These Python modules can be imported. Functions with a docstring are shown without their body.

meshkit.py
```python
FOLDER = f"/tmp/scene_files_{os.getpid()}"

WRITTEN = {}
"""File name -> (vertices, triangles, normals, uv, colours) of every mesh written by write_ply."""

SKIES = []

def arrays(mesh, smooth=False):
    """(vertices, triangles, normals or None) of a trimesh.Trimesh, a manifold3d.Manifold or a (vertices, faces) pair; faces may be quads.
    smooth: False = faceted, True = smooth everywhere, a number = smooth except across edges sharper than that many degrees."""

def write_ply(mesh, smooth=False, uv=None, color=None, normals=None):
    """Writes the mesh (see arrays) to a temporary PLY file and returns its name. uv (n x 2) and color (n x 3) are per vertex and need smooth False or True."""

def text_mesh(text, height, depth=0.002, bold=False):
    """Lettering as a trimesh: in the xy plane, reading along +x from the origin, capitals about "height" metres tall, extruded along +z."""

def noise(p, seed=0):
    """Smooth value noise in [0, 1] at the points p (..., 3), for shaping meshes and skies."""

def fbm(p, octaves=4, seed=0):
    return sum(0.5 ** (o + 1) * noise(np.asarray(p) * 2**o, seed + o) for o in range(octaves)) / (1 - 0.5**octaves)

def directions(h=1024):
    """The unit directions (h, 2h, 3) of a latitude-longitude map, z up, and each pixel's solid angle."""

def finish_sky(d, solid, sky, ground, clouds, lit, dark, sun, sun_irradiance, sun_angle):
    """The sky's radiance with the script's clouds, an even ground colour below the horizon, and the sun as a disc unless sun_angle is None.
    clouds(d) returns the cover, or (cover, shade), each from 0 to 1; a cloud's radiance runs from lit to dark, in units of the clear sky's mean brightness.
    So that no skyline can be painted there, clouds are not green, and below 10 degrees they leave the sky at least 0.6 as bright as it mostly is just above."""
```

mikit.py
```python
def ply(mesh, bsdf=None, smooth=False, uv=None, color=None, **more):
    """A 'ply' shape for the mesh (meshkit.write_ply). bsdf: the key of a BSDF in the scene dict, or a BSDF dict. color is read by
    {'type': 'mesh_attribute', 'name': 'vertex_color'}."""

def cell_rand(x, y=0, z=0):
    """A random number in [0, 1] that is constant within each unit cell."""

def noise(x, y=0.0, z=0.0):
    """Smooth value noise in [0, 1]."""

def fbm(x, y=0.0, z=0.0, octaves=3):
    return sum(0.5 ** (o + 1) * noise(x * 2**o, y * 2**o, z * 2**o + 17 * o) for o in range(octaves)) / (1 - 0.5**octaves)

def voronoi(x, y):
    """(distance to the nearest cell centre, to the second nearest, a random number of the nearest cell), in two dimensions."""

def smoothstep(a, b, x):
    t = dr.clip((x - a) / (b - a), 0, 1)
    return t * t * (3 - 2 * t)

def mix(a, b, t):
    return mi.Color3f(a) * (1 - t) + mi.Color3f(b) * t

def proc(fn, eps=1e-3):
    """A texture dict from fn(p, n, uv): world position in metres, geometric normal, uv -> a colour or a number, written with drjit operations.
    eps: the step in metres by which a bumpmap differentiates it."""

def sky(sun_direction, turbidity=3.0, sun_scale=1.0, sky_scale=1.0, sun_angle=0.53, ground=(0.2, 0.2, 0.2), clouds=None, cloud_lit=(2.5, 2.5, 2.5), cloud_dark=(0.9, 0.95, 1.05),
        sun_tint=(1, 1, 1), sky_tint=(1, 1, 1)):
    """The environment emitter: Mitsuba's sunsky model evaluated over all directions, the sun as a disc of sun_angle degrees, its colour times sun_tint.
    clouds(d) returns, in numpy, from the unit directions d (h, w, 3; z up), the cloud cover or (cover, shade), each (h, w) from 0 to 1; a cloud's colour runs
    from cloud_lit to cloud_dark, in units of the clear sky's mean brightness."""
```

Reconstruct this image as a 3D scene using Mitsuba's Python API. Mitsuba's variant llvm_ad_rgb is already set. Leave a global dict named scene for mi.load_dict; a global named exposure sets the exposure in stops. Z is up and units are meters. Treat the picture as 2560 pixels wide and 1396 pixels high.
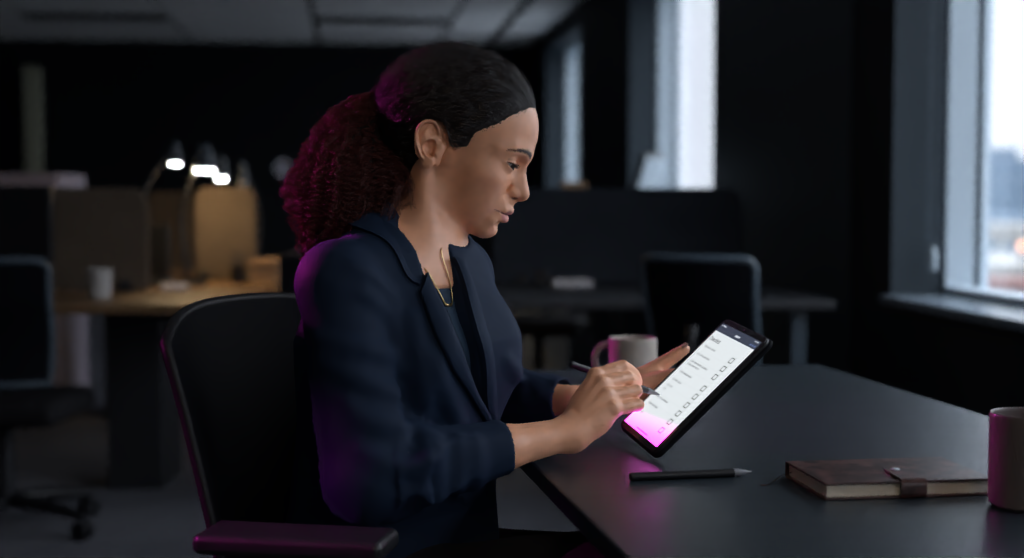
import math, os, random, tempfile
import numpy as np, trimesh, manifold3d as m3, shapely.geometry as sg
import mitsuba as mi, drjit as dr
import mikit, meshkit
from mikit import proc, ply

T = mi.ScalarTransform4f
scene, labels = {}, {}

# ---------------------------------------------------------------- camera, sky, lamps, exposure
EYE = np.array([0.0, 0.0, 1.09])
FOCAL = 3517.0                                   # in pixels of the 2560 x 1396 frame
PITCH = math.atan(208 / FOCAL)
FWD = np.array([0, math.cos(PITCH), -math.sin(PITCH)])
UPV = np.array([0, math.sin(PITCH), math.cos(PITCH)])
scene['camera'] = {'type': 'thinlens', 'fov': math.degrees(2 * math.atan(1280 / FOCAL)), 'fov_axis': 'x',
                   'aperture_radius': 0.010, 'focus_distance': 1.86, 'near_clip': 0.05, 'far_clip': 5000.0,
                   'to_world': T().look_at(origin=EYE.tolist(), target=(EYE + FWD).tolist(), up=UPV.tolist())}
exposure = 0.0


def cloud_cover(d):
    # thin overcast: full cover, brighter overhead, soft noise
    n = meshkit.fbm(np.stack([d[..., 0] * 3, d[..., 1] * 3, d[..., 2] * 9], -1) + 5.3, 4, 3)
    up = np.clip((d[..., 2] - 0.15) / 0.75, 0, 1)
    return np.ones(n.shape), np.clip(1.0 - up + (0.03 + 0.3 * up) * (n - 0.5), 0, 1)


scene['sky'] = mikit.sky((0.5, -0.6, 0.6), turbidity=4.0, sun_scale=0.0, sky_scale=19.0, clouds=cloud_cover,
                         cloud_lit=(3.2, 3.45, 3.8), cloud_dark=(0.72, 0.79, 0.89), ground=(0.1, 0.11, 0.12))
H_HEAD, H_HAND, H_CLOTH = 0.0014, 0.0013, 0.0032                 # mesh steps of the figure (metres)
N_SCALP, N_CLUMP, CLUMP_N = 8500, 260, 9
RIMS = [((-2.05, 2.50, 1.62), (-0.25, 1.89, 1.195), 60.0, 'magenta spotlight on a stand behind her left shoulder', 8.3), ((-2.20, 1.34, 1.90), (-0.38, 1.57, 0.60), 20.0, 'magenta spotlight on a stand facing the side of her chair', 8.5), ((-1.78, 3.90, 1.45), (0.20, 2.25, 0.86), 15.0, 'magenta spotlight on a stand aimed past her at the far mug', 11)]
FILL_P, FILL_L = (0.45, -0.35, 2.02), (6.0, 4.5, 3.2)  # added fill lamp behind the camera: place and radiance
# ---------------------------------------------------------------- helpers
def at(px, py, depth):
    """The point of the place at this depth (world y) that lies along a direction measured on the frame."""
    r = np.array([1.0, 0, 0]) * (px - 1280) / FOCAL - UPV * (py - 698) / FOCAL + FWD
    return EYE + r * depth / r[1]


def at_z(px, py, z):
    r = np.array([1.0, 0, 0]) * (px - 1280) / FOCAL - UPV * (py - 698) / FOCAL + FWD
    return EYE + r * (z - EYE[2]) / r[2]


def numbered(name):
    if name not in scene and name not in labels and not any(k.startswith(name + '__') for k in scene):
        return name
    k = 1
    while True:
        key = f'{name}_{k:03d}'
        if key not in scene and key not in labels and not any(q.startswith(key + '__') for q in scene):
            return key
        k += 1


def thing(name, label, category, group=None):
    key = numbered(name)
    labels[key] = {'label': label, 'category': category}
    if group:
        labels[key]['group'] = group
    return key


def put(name, mesh, bsdf, parent=None, smooth=30, label=None, **kw):
    key = numbered(name if parent is None else parent + '__' + name)
    scene[key] = ply(mesh, bsdf, smooth, **kw)
    if label:
        labels[key] = {'label': label}
    return key


def struct(name, mesh, bsdf, smooth=False, label=None, **kw):
    key = put(name, mesh, bsdf, None, smooth, **kw)
    labels[key] = {'kind': 'structure'}
    if label:
        labels[key]['label'] = label
    return key


cat = trimesh.util.concatenate


def rot_z(a):
    c, s = math.cos(a), math.sin(a)
    return np.array([[c, -s, 0], [s, c, 0], [0, 0, 1.0]])


def place(mesh, R=None, t=(0, 0, 0)):
    M = np.eye(4)
    if R is not None:
        M[:3, :3] = R
    M[:3, 3] = t
    mesh = mesh.copy()
    mesh.apply_transform(M)
    return mesh


def tm(man):
    m = man.to_mesh()
    return trimesh.Trimesh(m.vert_properties[:, :3], m.tri_verts, process=False)


def box(lo, hi, r=0.0, seg=3):
    """A box between two corners, with rounded edges if r is given."""
    lo, hi = np.asarray(lo, float), np.asarray(hi, float)
    if r <= 0:
        return trimesh.creation.box(extents=hi - lo, transform=trimesh.transformations.translation_matrix((lo + hi) / 2))
    s = trimesh.creation.icosphere(subdivisions=1, radius=r) if seg <= 2 else trimesh.creation.uv_sphere(radius=r, count=[2 * seg + 1, 4 * seg])
    pts = [s.vertices + np.where(np.array(c), hi - r, lo + r) for c in np.ndindex(2, 2, 2)]
    return trimesh.convex.convex_hull(np.vstack(pts))


def tube(pts, r, seg=10, closed=False, up=None):
    """A round tube (or tapered, r per point) along a polyline, with flat caps."""
    p = np.asarray(pts, float)
    n = len(p)
    r = np.broadcast_to(np.asarray(r, float), (n,))
    t = np.roll(p, -1, 0) - np.roll(p, 1, 0) if closed else np.gradient(p, axis=0)
    t /= np.linalg.norm(t, axis=1, keepdims=True) + 1e-12
    u = np.array([0, 0, 1.0]) if up is None else np.asarray(up, float)
    if abs(t[0] @ u) > 0.95:
        u = np.array([1.0, 0, 0])
    frames = []
    for k in range(n):
        u = u - (u @ t[k]) * t[k]
        u /= np.linalg.norm(u)
        frames.append((u.copy(), np.cross(t[k], u)))
    a = np.arange(seg) * 2 * np.pi / seg
    v = np.vstack([p[k] + r[k] * (np.cos(a)[:, None] * frames[k][0] + np.sin(a)[:, None] * frames[k][1]) for k in range(n)])
    f = []
    m = n if closed else n - 1
    for k in range(m):
        b = ((k + 1) % n) * seg
        for j in range(seg):
            j2 = (j + 1) % seg
            f += [[k * seg + j, k * seg + j2, b + j2], [k * seg + j, b + j2, b + j]]
    if not closed:
        v = np.vstack([v, p[:1], p[-1:]])
        for j in range(seg):
            j2 = (j + 1) % seg
            f += [[n * seg, j2, j], [n * seg + 1, (n - 1) * seg + j, (n - 1) * seg + j2]]
    return trimesh.Trimesh(v, np.array(f), process=False)


def lathe(profile, seg=48):
    """Revolve (r, z) points about z."""
    p = np.asarray(profile, float)
    a = np.arange(seg) * 2 * np.pi / seg
    v = np.stack([p[:, None, 0] * np.cos(a), p[:, None, 0] * np.sin(a), np.repeat(p[:, 1:2], seg, 1)], -1).reshape(-1, 3)
    f = []
    for k in range(len(p) - 1):
        for j in range(seg):
            j2 = (j + 1) % seg
            a0, a1, b0, b1 = k * seg + j, k * seg + j2, (k + 1) * seg + j, (k + 1) * seg + j2
            f += [[a0, a1, b1], [a0, b1, b0]]
    m = trimesh.Trimesh(v, np.array(f), process=False)
    if m.volume < 0:
        m.invert()
    return m


def prism(poly, h, z0=0.0):
    m = trimesh.creation.extrude_polygon(poly if hasattr(poly, 'exterior') else sg.Polygon(poly), h, engine='earcut')
    m.apply_translation([0, 0, z0])
    return m


def spline(pts, n):
    """A smooth curve (Catmull-Rom) through the points, n samples."""
    from scipy.interpolate import CubicSpline
    p = np.asarray(pts, float)
    s = np.r_[0, np.cumsum(np.linalg.norm(np.diff(p, axis=0), axis=1))]
    return CubicSpline(s / s[-1], p)(np.linspace(0, 1, n))


# ---------------------------------------------------------------- bodies as distance fields, meshed with surface nets
def smin(a, b, k):
    h = np.maximum(k - np.abs(a - b), 0) / k
    return np.minimum(a, b) - h * h * k * 0.25


def smax(a, b, k):
    return -smin(-a, -b, k)


def ellipsoid(p, c, r, R=None):
    q = p - np.asarray(c, p.dtype)
    if R is not None:
        q = q @ np.asarray(R, p.dtype)
    r = np.asarray(r, p.dtype)
    k0 = np.sqrt(((q / r) ** 2).sum(-1))
    k1 = np.sqrt(((q / (r * r)) ** 2).sum(-1)) + 1e-9
    return k0 * (k0 - 1) / k1


def cone(p, a, b, ra, rb):
    """Two spheres and the cone between them (blended radius along the axis)."""
    a, b = np.asarray(a, p.dtype), np.asarray(b, p.dtype)
    ba = b - a
    h = np.clip(((p - a) @ ba) / (ba @ ba), 0, 1)
    return np.sqrt((((p - a) - h[:, None] * ba) ** 2).sum(-1)) - (ra + (rb - ra) * h)


def chain(p, pts, rs, k=None):
    d = None
    for a, b, ra, rb in zip(pts[:-1], pts[1:], rs[:-1], rs[1:]):
        e = cone(p, a, b, ra, rb)
        d = e if d is None else (np.minimum(d, e) if k is None else smin(d, e, k))
    return d


def surface_nets(fn, lo, hi, h, block=8, slack=1.0):
    """Mesh of fn(points) = 0 inside the box; fn is a distance (about), points float32 (n, 3). Evaluates only near the surface."""
    lo, hi = np.asarray(lo, float), np.asarray(hi, float)
    nb = np.maximum(np.ceil((hi - lo) / (h * block)).astype(int), 1)
    n = nb * block + 1
    cen = np.stack(np.meshgrid(*[(np.arange(k) + 0.5) * block * h for k in nb], indexing='ij'), -1).reshape(-1, 3) + lo
    dc = fn(cen.astype(np.float32))
    near = np.abs(dc) < block * h * (0.87 + 0.35 * slack)
    val = np.ones(n, np.float32)
    full = np.repeat(np.repeat(np.repeat(np.where(dc < 0, -1.0, 1.0).astype(np.float32).reshape(nb), block, 0), block, 1), block, 2)
    val[:-1, :-1, :-1] = full
    val[-1], val[:, -1], val[:, :, -1] = 1, 1, 1
    need = np.zeros(n, bool)
    o = np.stack(np.meshgrid(*[np.arange(block + 1)] * 3, indexing='ij'), -1).reshape(-1, 3)
    bi = np.stack(np.unravel_index(np.nonzero(near)[0], nb), -1) * block
    for s in range(0, len(bi), 4096):
        q = (bi[s:s + 4096, None] + o).reshape(-1, 3)
        need[q[:, 0], q[:, 1], q[:, 2]] = True
    idx = np.nonzero(need)
    pts = (np.stack(idx, -1) * h + lo).astype(np.float32)
    out = np.concatenate([fn(pts[s:s + 400000]) for s in range(0, len(pts), 400000)]) if len(pts) else np.zeros(0)
    val[idx] = out
    neg = val < 0
    # cells with a sign change
    c = np.zeros([k - 1 for k in n], np.int8)
    for a, b, e in np.ndindex(2, 2, 2):
        c += neg[a:n[0] - 1 + a, b:n[1] - 1 + b, e:n[2] - 1 + e]
    cell = np.nonzero((c > 0) & (c < 8))
    ids = -np.ones(c.shape, np.int64)
    ids[cell] = np.arange(len(cell[0]))
    base = np.stack(cell, -1)
    acc, cnt = np.zeros((len(base), 3)), np.zeros(len(base))
    corners = np.array(list(np.ndindex(2, 2, 2)))
    cv = np.stack([val[base[:, 0] + q[0], base[:, 1] + q[1], base[:, 2] + q[2]] for q in corners], -1)
    for i in range(8):
        for j in range(i + 1, 8):
            if np.abs(corners[i] - corners[j]).sum() == 1:
                a, b = cv[:, i], cv[:, j]
                m = (a < 0) != (b < 0)
                t = np.where(m, a / np.where(m, a - b, 1), 0)
                acc += m[:, None] * (corners[i] + t[:, None] * (corners[j] - corners[i]))
                cnt += m
    v = (base + acc / cnt[:, None]) * h + lo
    quads = []
    for ax in range(3):
        s0, s1 = [slice(None)] * 3, [slice(None)] * 3
        s0[ax], s1[ax] = slice(0, n[ax] - 1), slice(1, n[ax])
        a, b = neg[tuple(s0)], neg[tuple(s1)]
        e = np.stack(np.nonzero(a != b), -1)
        o1, o2 = (ax + 1) % 3, (ax + 2) % 3
        e = e[(e[:, o1] > 0) & (e[:, o2] > 0) & (e[:, o1] < n[o1] - 1) & (e[:, o2] < n[o2] - 1)]
        inside = a[e[:, 0], e[:, 1], e[:, 2]]
        u, w = np.eye(3, dtype=int)[o1], np.eye(3, dtype=int)[o2]
        q = np.stack([ids[tuple((e - d).T)] for d in (u * 0, u, u + w, w)], -1)
        quads.append(np.where(inside[:, None], q, q[:, ::-1]))
    q = np.vstack(quads)
    q = q[(q >= 0).all(1)]
    f = np.vstack([q[:, [0, 1, 2]], q[:, [0, 2, 3]]])
    # f winding: outward
    m = trimesh.Trimesh(v, f, process=False)
    if m.volume < 0:
        m = trimesh.Trimesh(v, f[:, ::-1], process=False)
    return m
# ---------------------------------------------------------------- materials
def rgb(*c):
    return {'type': 'rgb', 'value': list(c)}


def pr(color, rough=0.5, spec=0.5, **kw):
    return {'type': 'principled', 'base_color': color if isinstance(color, dict) else rgb(*color), 'roughness': rough, 'specular': spec, **kw}


def carpet_fn(p, n, uv):
    k = mikit.fbm(p.x * 3.1, p.y * 1.3, 0.0, 3)
    t = mikit.noise(p.x * 160, p.y * 160, 1.0)
    tile = mikit.cell_rand((p.x * 0.993 + p.y * 0.116) * 2.0, (p.y * 0.993 - p.x * 0.116) * 2.0)
    return mikit.mix((0.060, 0.064, 0.078), (0.125, 0.128, 0.145), 0.55 * k + 0.25 * t + 0.25 * tile)


def wood_fn(p, n, uv):
    g = mikit.fbm(p.x * 2.2, p.y * 38.0, 0.0, 4)
    r = mikit.noise(p.x * 5 + 4 * g, p.y * 90.0, 2.0)
    return mikit.mix((0.115, 0.062, 0.030), (0.20, 0.120, 0.062), 0.65 * g + 0.35 * r)


def felt_fn(a, b):
    def fn(p, n, uv):
        t = mikit.noise(p.x * 240, p.y * 240, p.z * 240)
        u = mikit.fbm(p.x * 9, p.y * 9, p.z * 9, 2)
        return mikit.mix(a, b, 0.6 * t + 0.4 * u)
    return fn


def tile_fn(p, n, uv):
    t = mikit.noise(p.x * 130, p.y * 130, 0.0)
    u = mikit.fbm(p.x * 4, p.y * 4, 0.0, 2)
    return mikit.mix((0.74, 0.74, 0.74), (0.84, 0.84, 0.83), 0.5 * t + 0.5 * u)


def table_fn(p, n, uv):
    g = mikit.fbm(p.x * 3, p.y * 60.0, p.z * 3, 3)
    t = mikit.noise(p.x * 420, p.y * 420, 0.0)
    return mikit.mix((0.008, 0.0125, 0.0165), (0.014, 0.020, 0.026), 0.6 * g + 0.4 * t)


def leather_fn(p, n, uv):
    u = mikit.fbm(p.x * 60, p.y * 60, p.z * 60, 4)
    return mikit.mix((0.018, 0.007, 0.006), (0.075, 0.030, 0.026), mikit.smoothstep(0.3, 0.75, u))


def pages_fn(p, n, uv):
    t = mikit.noise(p.x * 3, p.y * 3, p.z * 2600)
    return mikit.mix((0.50, 0.46, 0.38), (0.70, 0.66, 0.57), t)


M = scene
M['carpet'] = pr(proc(carpet_fn), 0.95, 0.1)
M['wood'] = pr(proc(wood_fn), 0.45, 0.4)
M['felt_grey'] = pr(proc(felt_fn((0.085, 0.066, 0.050), (0.145, 0.112, 0.084))), 0.95, 0.1)
M['felt_navy'] = pr(proc(felt_fn((0.020, 0.024, 0.032), (0.040, 0.047, 0.060))), 0.95, 0.1)
M['ceiling_tile'] = pr(proc(tile_fn), 0.9, 0.2)
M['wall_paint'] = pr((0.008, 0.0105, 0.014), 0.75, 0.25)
M['reveal_paint'] = pr((0.020, 0.031, 0.041), 0.6, 0.3)
M['frame_metal'] = pr((0.42, 0.50, 0.56), 0.45, 0.5)
M['sill_stone'] = pr((0.12, 0.15, 0.18), 0.25, 0.5)
M['dark_metal'] = pr((0.020, 0.022, 0.026), 0.4, 0.5)
M['grid_metal'] = pr((0.10, 0.10, 0.10), 0.5, 0.4)
M['steel_blue'] = pr((0.06, 0.085, 0.11), 0.35, 0.5)
M['black_plastic'] = pr((0.008, 0.009, 0.011), 0.40, 0.4)
M['mesh_black'] = pr((0.0045, 0.0055, 0.008), 0.7, 0.06)
M['white_cabinet'] = pr((0.42, 0.36, 0.42), 0.5, 0.4)  # white cabinet with the lavender light mixed into its colour
M['ceramic'] = pr((0.40, 0.36, 0.315), 0.28, 0.5)
M['ceramic_cup'] = pr((0.40, 0.39, 0.38), 0.35, 0.4)
M['ceramic_shaded'] = pr((0.11, 0.095, 0.095), 0.3, 0.5)  # beige mug standing in shade, the shade put into its colour
M['ceramic_white'] = pr((0.70, 0.68, 0.65), 0.3, 0.5)
M['table_top'] = pr(proc(table_fn), 0.37, 0.50, spec_tint=0.7)
M['pale_grey'] = pr((0.72, 0.75, 0.74), 0.5, 0.4)
M['paper'] = pr((0.62, 0.60, 0.62), 0.8, 0.2)
M['card'] = pr((0.36, 0.23, 0.13), 0.85, 0.2)
M['leather'] = pr(proc(leather_fn), 0.36, 0.5)
M['pages'] = pr(proc(pages_fn), 0.85, 0.15)
M['pane'] = {'type': 'thindielectric', 'int_ior': 1.5}
for k in ('ceramic', 'ceramic_shaded', 'ceramic_cup', 'ceramic_white'):
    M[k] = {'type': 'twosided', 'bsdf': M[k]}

# ---------------------------------------------------------------- the room: u to the right, v along its depth
ROOM_A = math.atan(0.1166)
RU = np.array([math.cos(ROOM_A), math.sin(ROOM_A), 0])
RV = np.array([-math.sin(ROOM_A), math.cos(ROOM_A), 0])
RM = np.stack([RU, RV, np.array([0, 0, 1.0])], 1)
U_L, U_R, V_F, V_B, CEIL, WALL = -6.0, 1.847, -4.0, 14.2, 2.60, 0.345


def rbox(lo, hi, r=0.0, seg=2):
    return place(box(lo, hi, r, seg), RM)


struct('floor', rbox((U_L - 0.1, V_F - 0.1, -0.10), (U_R + WALL, V_B + 0.1, 0)), 'carpet')
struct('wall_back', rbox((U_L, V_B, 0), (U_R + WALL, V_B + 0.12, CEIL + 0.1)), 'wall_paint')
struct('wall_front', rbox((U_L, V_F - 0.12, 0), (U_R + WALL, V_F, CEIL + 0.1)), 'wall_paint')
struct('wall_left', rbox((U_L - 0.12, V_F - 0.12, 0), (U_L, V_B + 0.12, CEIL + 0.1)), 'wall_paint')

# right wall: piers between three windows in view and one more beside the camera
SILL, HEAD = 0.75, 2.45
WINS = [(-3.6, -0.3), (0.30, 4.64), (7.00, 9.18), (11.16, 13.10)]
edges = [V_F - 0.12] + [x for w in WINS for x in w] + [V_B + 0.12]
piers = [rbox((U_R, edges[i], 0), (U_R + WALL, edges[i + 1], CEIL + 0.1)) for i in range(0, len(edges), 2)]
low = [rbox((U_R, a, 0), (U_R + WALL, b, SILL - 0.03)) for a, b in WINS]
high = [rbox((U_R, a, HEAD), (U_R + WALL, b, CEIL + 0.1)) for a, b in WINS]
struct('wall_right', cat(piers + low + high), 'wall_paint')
# a shallow column casing on the pier beside the first window
struct('trim_1', rbox((U_R - 0.015, 5.00, 0), (U_R, 6.95, CEIL), 0.004), 'reveal_paint', label='dark wall casing between the windows')

for i, (a, b) in enumerate(WINS, 1):
    key = f'window_{i}'
    labels[key] = {'kind': 'structure'}
    # lining of the opening: dark inside, light metal frame further out
    lin = [rbox((U_R, a, SILL), (U_R + 0.178, a + 0.012, HEAD)), rbox((U_R, b - 0.012, SILL), (U_R + 0.178, b, HEAD)), rbox((U_R, a, HEAD - 0.012), (U_R + 0.178, b, HEAD))]
    put('reveal', cat(lin), 'reveal_paint', key, False)
    o0, o1, fw = 0.185, 0.29, 0.030
    fr = [rbox((U_R + o0, a, SILL), (U_R + o1, a + fw, HEAD), 0.004), rbox((U_R + o0, b - fw, SILL), (U_R + o1, b, HEAD), 0.004),
          rbox((U_R + o0, a, HEAD - fw), (U_R + o1, b, HEAD), 0.004), rbox((U_R + o0, a, SILL), (U_R + o1, b, SILL + 0.03), 0.004)]
    put('frame', cat(fr), 'frame_metal', key, False)
    put('frame', cat([rbox((U_R + 0.312, q, SILL), (U_R + 0.340, q + 0.03, HEAD), 0.004) for q in (a + 0.005, b - 0.035)]), 'frame_metal', key, False)
    put('sill', rbox((U_R - 0.03, a - 0.02, SILL - 0.03), (U_R + 0.186, b + 0.02, SILL), 0.006), 'sill_stone', key, 30)
    put('sill', rbox((U_R + 0.186, a, SILL - 0.03), (U_R + WALL, b, SILL + 0.002)), 'frame_metal', key, False)
    put('pane', place(trimesh.Trimesh([[0, a, SILL], [0, b, SILL], [0, b, HEAD], [0, a, HEAD]], [[0, 1, 2], [0, 2, 3]], process=False), RM, RU * (U_R + 0.301)), 'pane', key, False)

# ceiling: large panels with open joints, a dark track by the windows
struct('ceiling', rbox((U_L, V_F, CEIL + 0.03), (U_R + WALL, V_B, CEIL + 0.12)), 'dark_metal')
U_SEAM = [-6.0, -5.11, -3.91, -2.71, -1.51, -0.28, 0.91, 1.41, U_R]
V_SEAM = [-4.0, -2.8, -0.4, 2.0, 4.4, 6.8, 9.2, 11.6, V_B]
for iu in range(len(U_SEAM) - 1):
    for iv in range(len(V_SEAM) - 1):
        g0 = 0.024
        g1 = 0.045 if iu == 7 else 0.012
        lo = (U_SEAM[iu] + (g1 if iu == 7 else g0), V_SEAM[iv] + g0, CEIL)
        hi = (U_SEAM[iu + 1] - (0.045 if iu == 6 else g0), V_SEAM[iv + 1] - g0, CEIL + 0.032)
        put('panel', rbox(lo, hi), 'ceiling_tile', 'ceiling', False)
for u0, u1 in ((-2.69, -1.53), (-0.26, 0.89)):
    for v0 in (12.10,):
        t = thing('ceiling_vent', 'long dark slot vent in the ceiling ' + ('above the desk lamps' if u0 < -1 else "above the woman's head"), 'vent')
        put('slot', rbox((u0, v0, CEIL - 0.004), (u1, v0 + 0.36, CEIL)), 'black_plastic', t, False)
        put('blade', rbox((u0 + 0.01, v0 + 0.12, CEIL - 0.014), (u1 - 0.01, v0 + 0.15, CEIL - 0.004)), 'dark_metal', t, False)
        put('blade', rbox((u0 + 0.01, v0 + 0.24, CEIL - 0.014), (u1 - 0.01, v0 + 0.27, CEIL - 0.004)), 'dark_metal', t, False)
        put('rim', cat([rbox((u0 - 0.01, v0 - 0.015, CEIL - 0.012), (u1 + 0.01, v0, CEIL)), rbox((u0 - 0.01, v0 + 0.36, CEIL - 0.012), (u1 + 0.01, v0 + 0.375, CEIL))]), 'grid_metal', t, False)

# pale post against the back wall
pw = at(84, 300, 13.55)
struct('trim_2', place(box((-0.07, -0.10, 0), (0.07, 0.10, 2.32), 0.01), RM, (pw[0], pw[1], 0)), {'type': 'principled', 'base_color': rgb(0.50, 0.50, 0.37), 'roughness': 0.6}, label='pale olive post on the back wall')

# ---------------------------------------------------------------- the town outside the window, far below and beyond
M['concrete_blue'] = pr((0.15, 0.20, 0.26), 0.7, 0.3)
M['tower_glass'] = pr((0.08, 0.14, 0.20), 0.35, 0.5)
M['stone_pale'] = pr((0.30, 0.30, 0.29), 0.8, 0.2)
M['brick_red'] = pr((0.12, 0.07, 0.065), 0.9, 0.2)
M['ground_grey'] = pr((0.13, 0.14, 0.15), 0.95, 0.1)
GROUND = -34.0
struct('ground', box((20, -700, GROUND - 1), (1500, 2600, GROUND)), 'ground_grey', label='streets far below the window')


def tower(px, dist, width, deep, top_px, wall, glass, label, setback=0.0):
    c = at(px, 490, dist)
    top = EYE[2] + (490 - top_px) / FOCAL * dist
    t = thing('tower' if top - GROUND > 60 else 'building', label, 'building')
    yaw = rot_z(-0.25 + 0.1 * math.sin(dist))
    P = lambda m: place(m, yaw, (c[0], c[1], 0))
    put('block', P(box((-width / 2, -deep / 2, GROUND), (width / 2, deep / 2, top - setback))), wall, t, False)
    if setback:
        put('crown', P(box((-width * 0.32, -deep * 0.32, top - setback), (width * 0.32, deep * 0.32, top))), wall, t, False)
    floor_h = 3.6
    nz = int((top - setback - GROUND) / floor_h)
    wins = []
    for k in range(max(0, nz - 14), nz):
        z = GROUND + k * floor_h + 1.0
        for s in range(int(width / 4)):
            x = -width / 2 + 1.2 + s * 4
            wins.append(box((x, -deep / 2 - 0.06, z), (x + 2.6, -deep / 2 + 0.1, z + 1.8)))
        for s in range(int(deep / 4)):
            y = -deep / 2 + 1.2 + s * 4
            wins.append(box((-width / 2 - 0.06, y, z), (-width / 2 + 0.1, y + 2.6, z + 1.8)))
    pk = put('window', P(cat(wins)), glass, t, False)
    labels[pk] = {'kind': 'stuff'}


tower(2493, 620, 26, 26, 372, 'concrete_blue', 'tower_glass', 'narrow blue-grey tower, tallest of the skyline beside the window frame', 9)
tower(2552, 700, 34, 30, 400, 'concrete_blue', 'tower_glass', 'broad blue-grey tower at the edge of the view', 0)
tower(2528, 900, 40, 30, 470, 'concrete_blue', 'tower_glass', 'hazy lower block between the two towers', 0)
tower(2600, 520, 36, 30, 440, 'concrete_blue', 'tower_glass', 'grey-blue tower outside the right edge of the view', 0)
tower(2500, 420, 30, 24, 538, 'concrete_blue', 'tower_glass', 'grey block at the foot of the tall tower', 0)
tower(2548, 330, 34, 24, 560, 'stone_pale', 'tower_glass', 'pale low building below the skyline', 0)
tower(2505, 250, 30, 20, 628, 'ground_grey', 'tower_glass', 'grey flat-roofed building in the middle of the town', 0)
tower(2540, 190, 16, 12, 655, 'stone_pale', 'tower_glass', 'white building with a flat roof above the red one', 0)
tower(2480, 205, 8, 8, 640, 'stone_pale', 'tower_glass', 'small white building beside the window frame', 0)
tower(2534, 120, 16, 10, 700, 'brick_red', 'tower_glass', 'red brick building lowest in the window', 0)
st = thing('street_lamp', 'lit orange street lamp in the town outside', 'street lamp')
c = at(2556, 616, 160)
put('post', tube([[c[0], c[1], GROUND], [c[0], c[1], c[2] - 0.3]], 0.12, 8), 'dark_metal', st, 30)
put('lamp', place(trimesh.creation.icosphere(2, 0.42), None, c), 'dark_metal', st, True, emitter={'type': 'area', 'radiance': rgb(5.0, 2.2, 1.2)})

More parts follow.
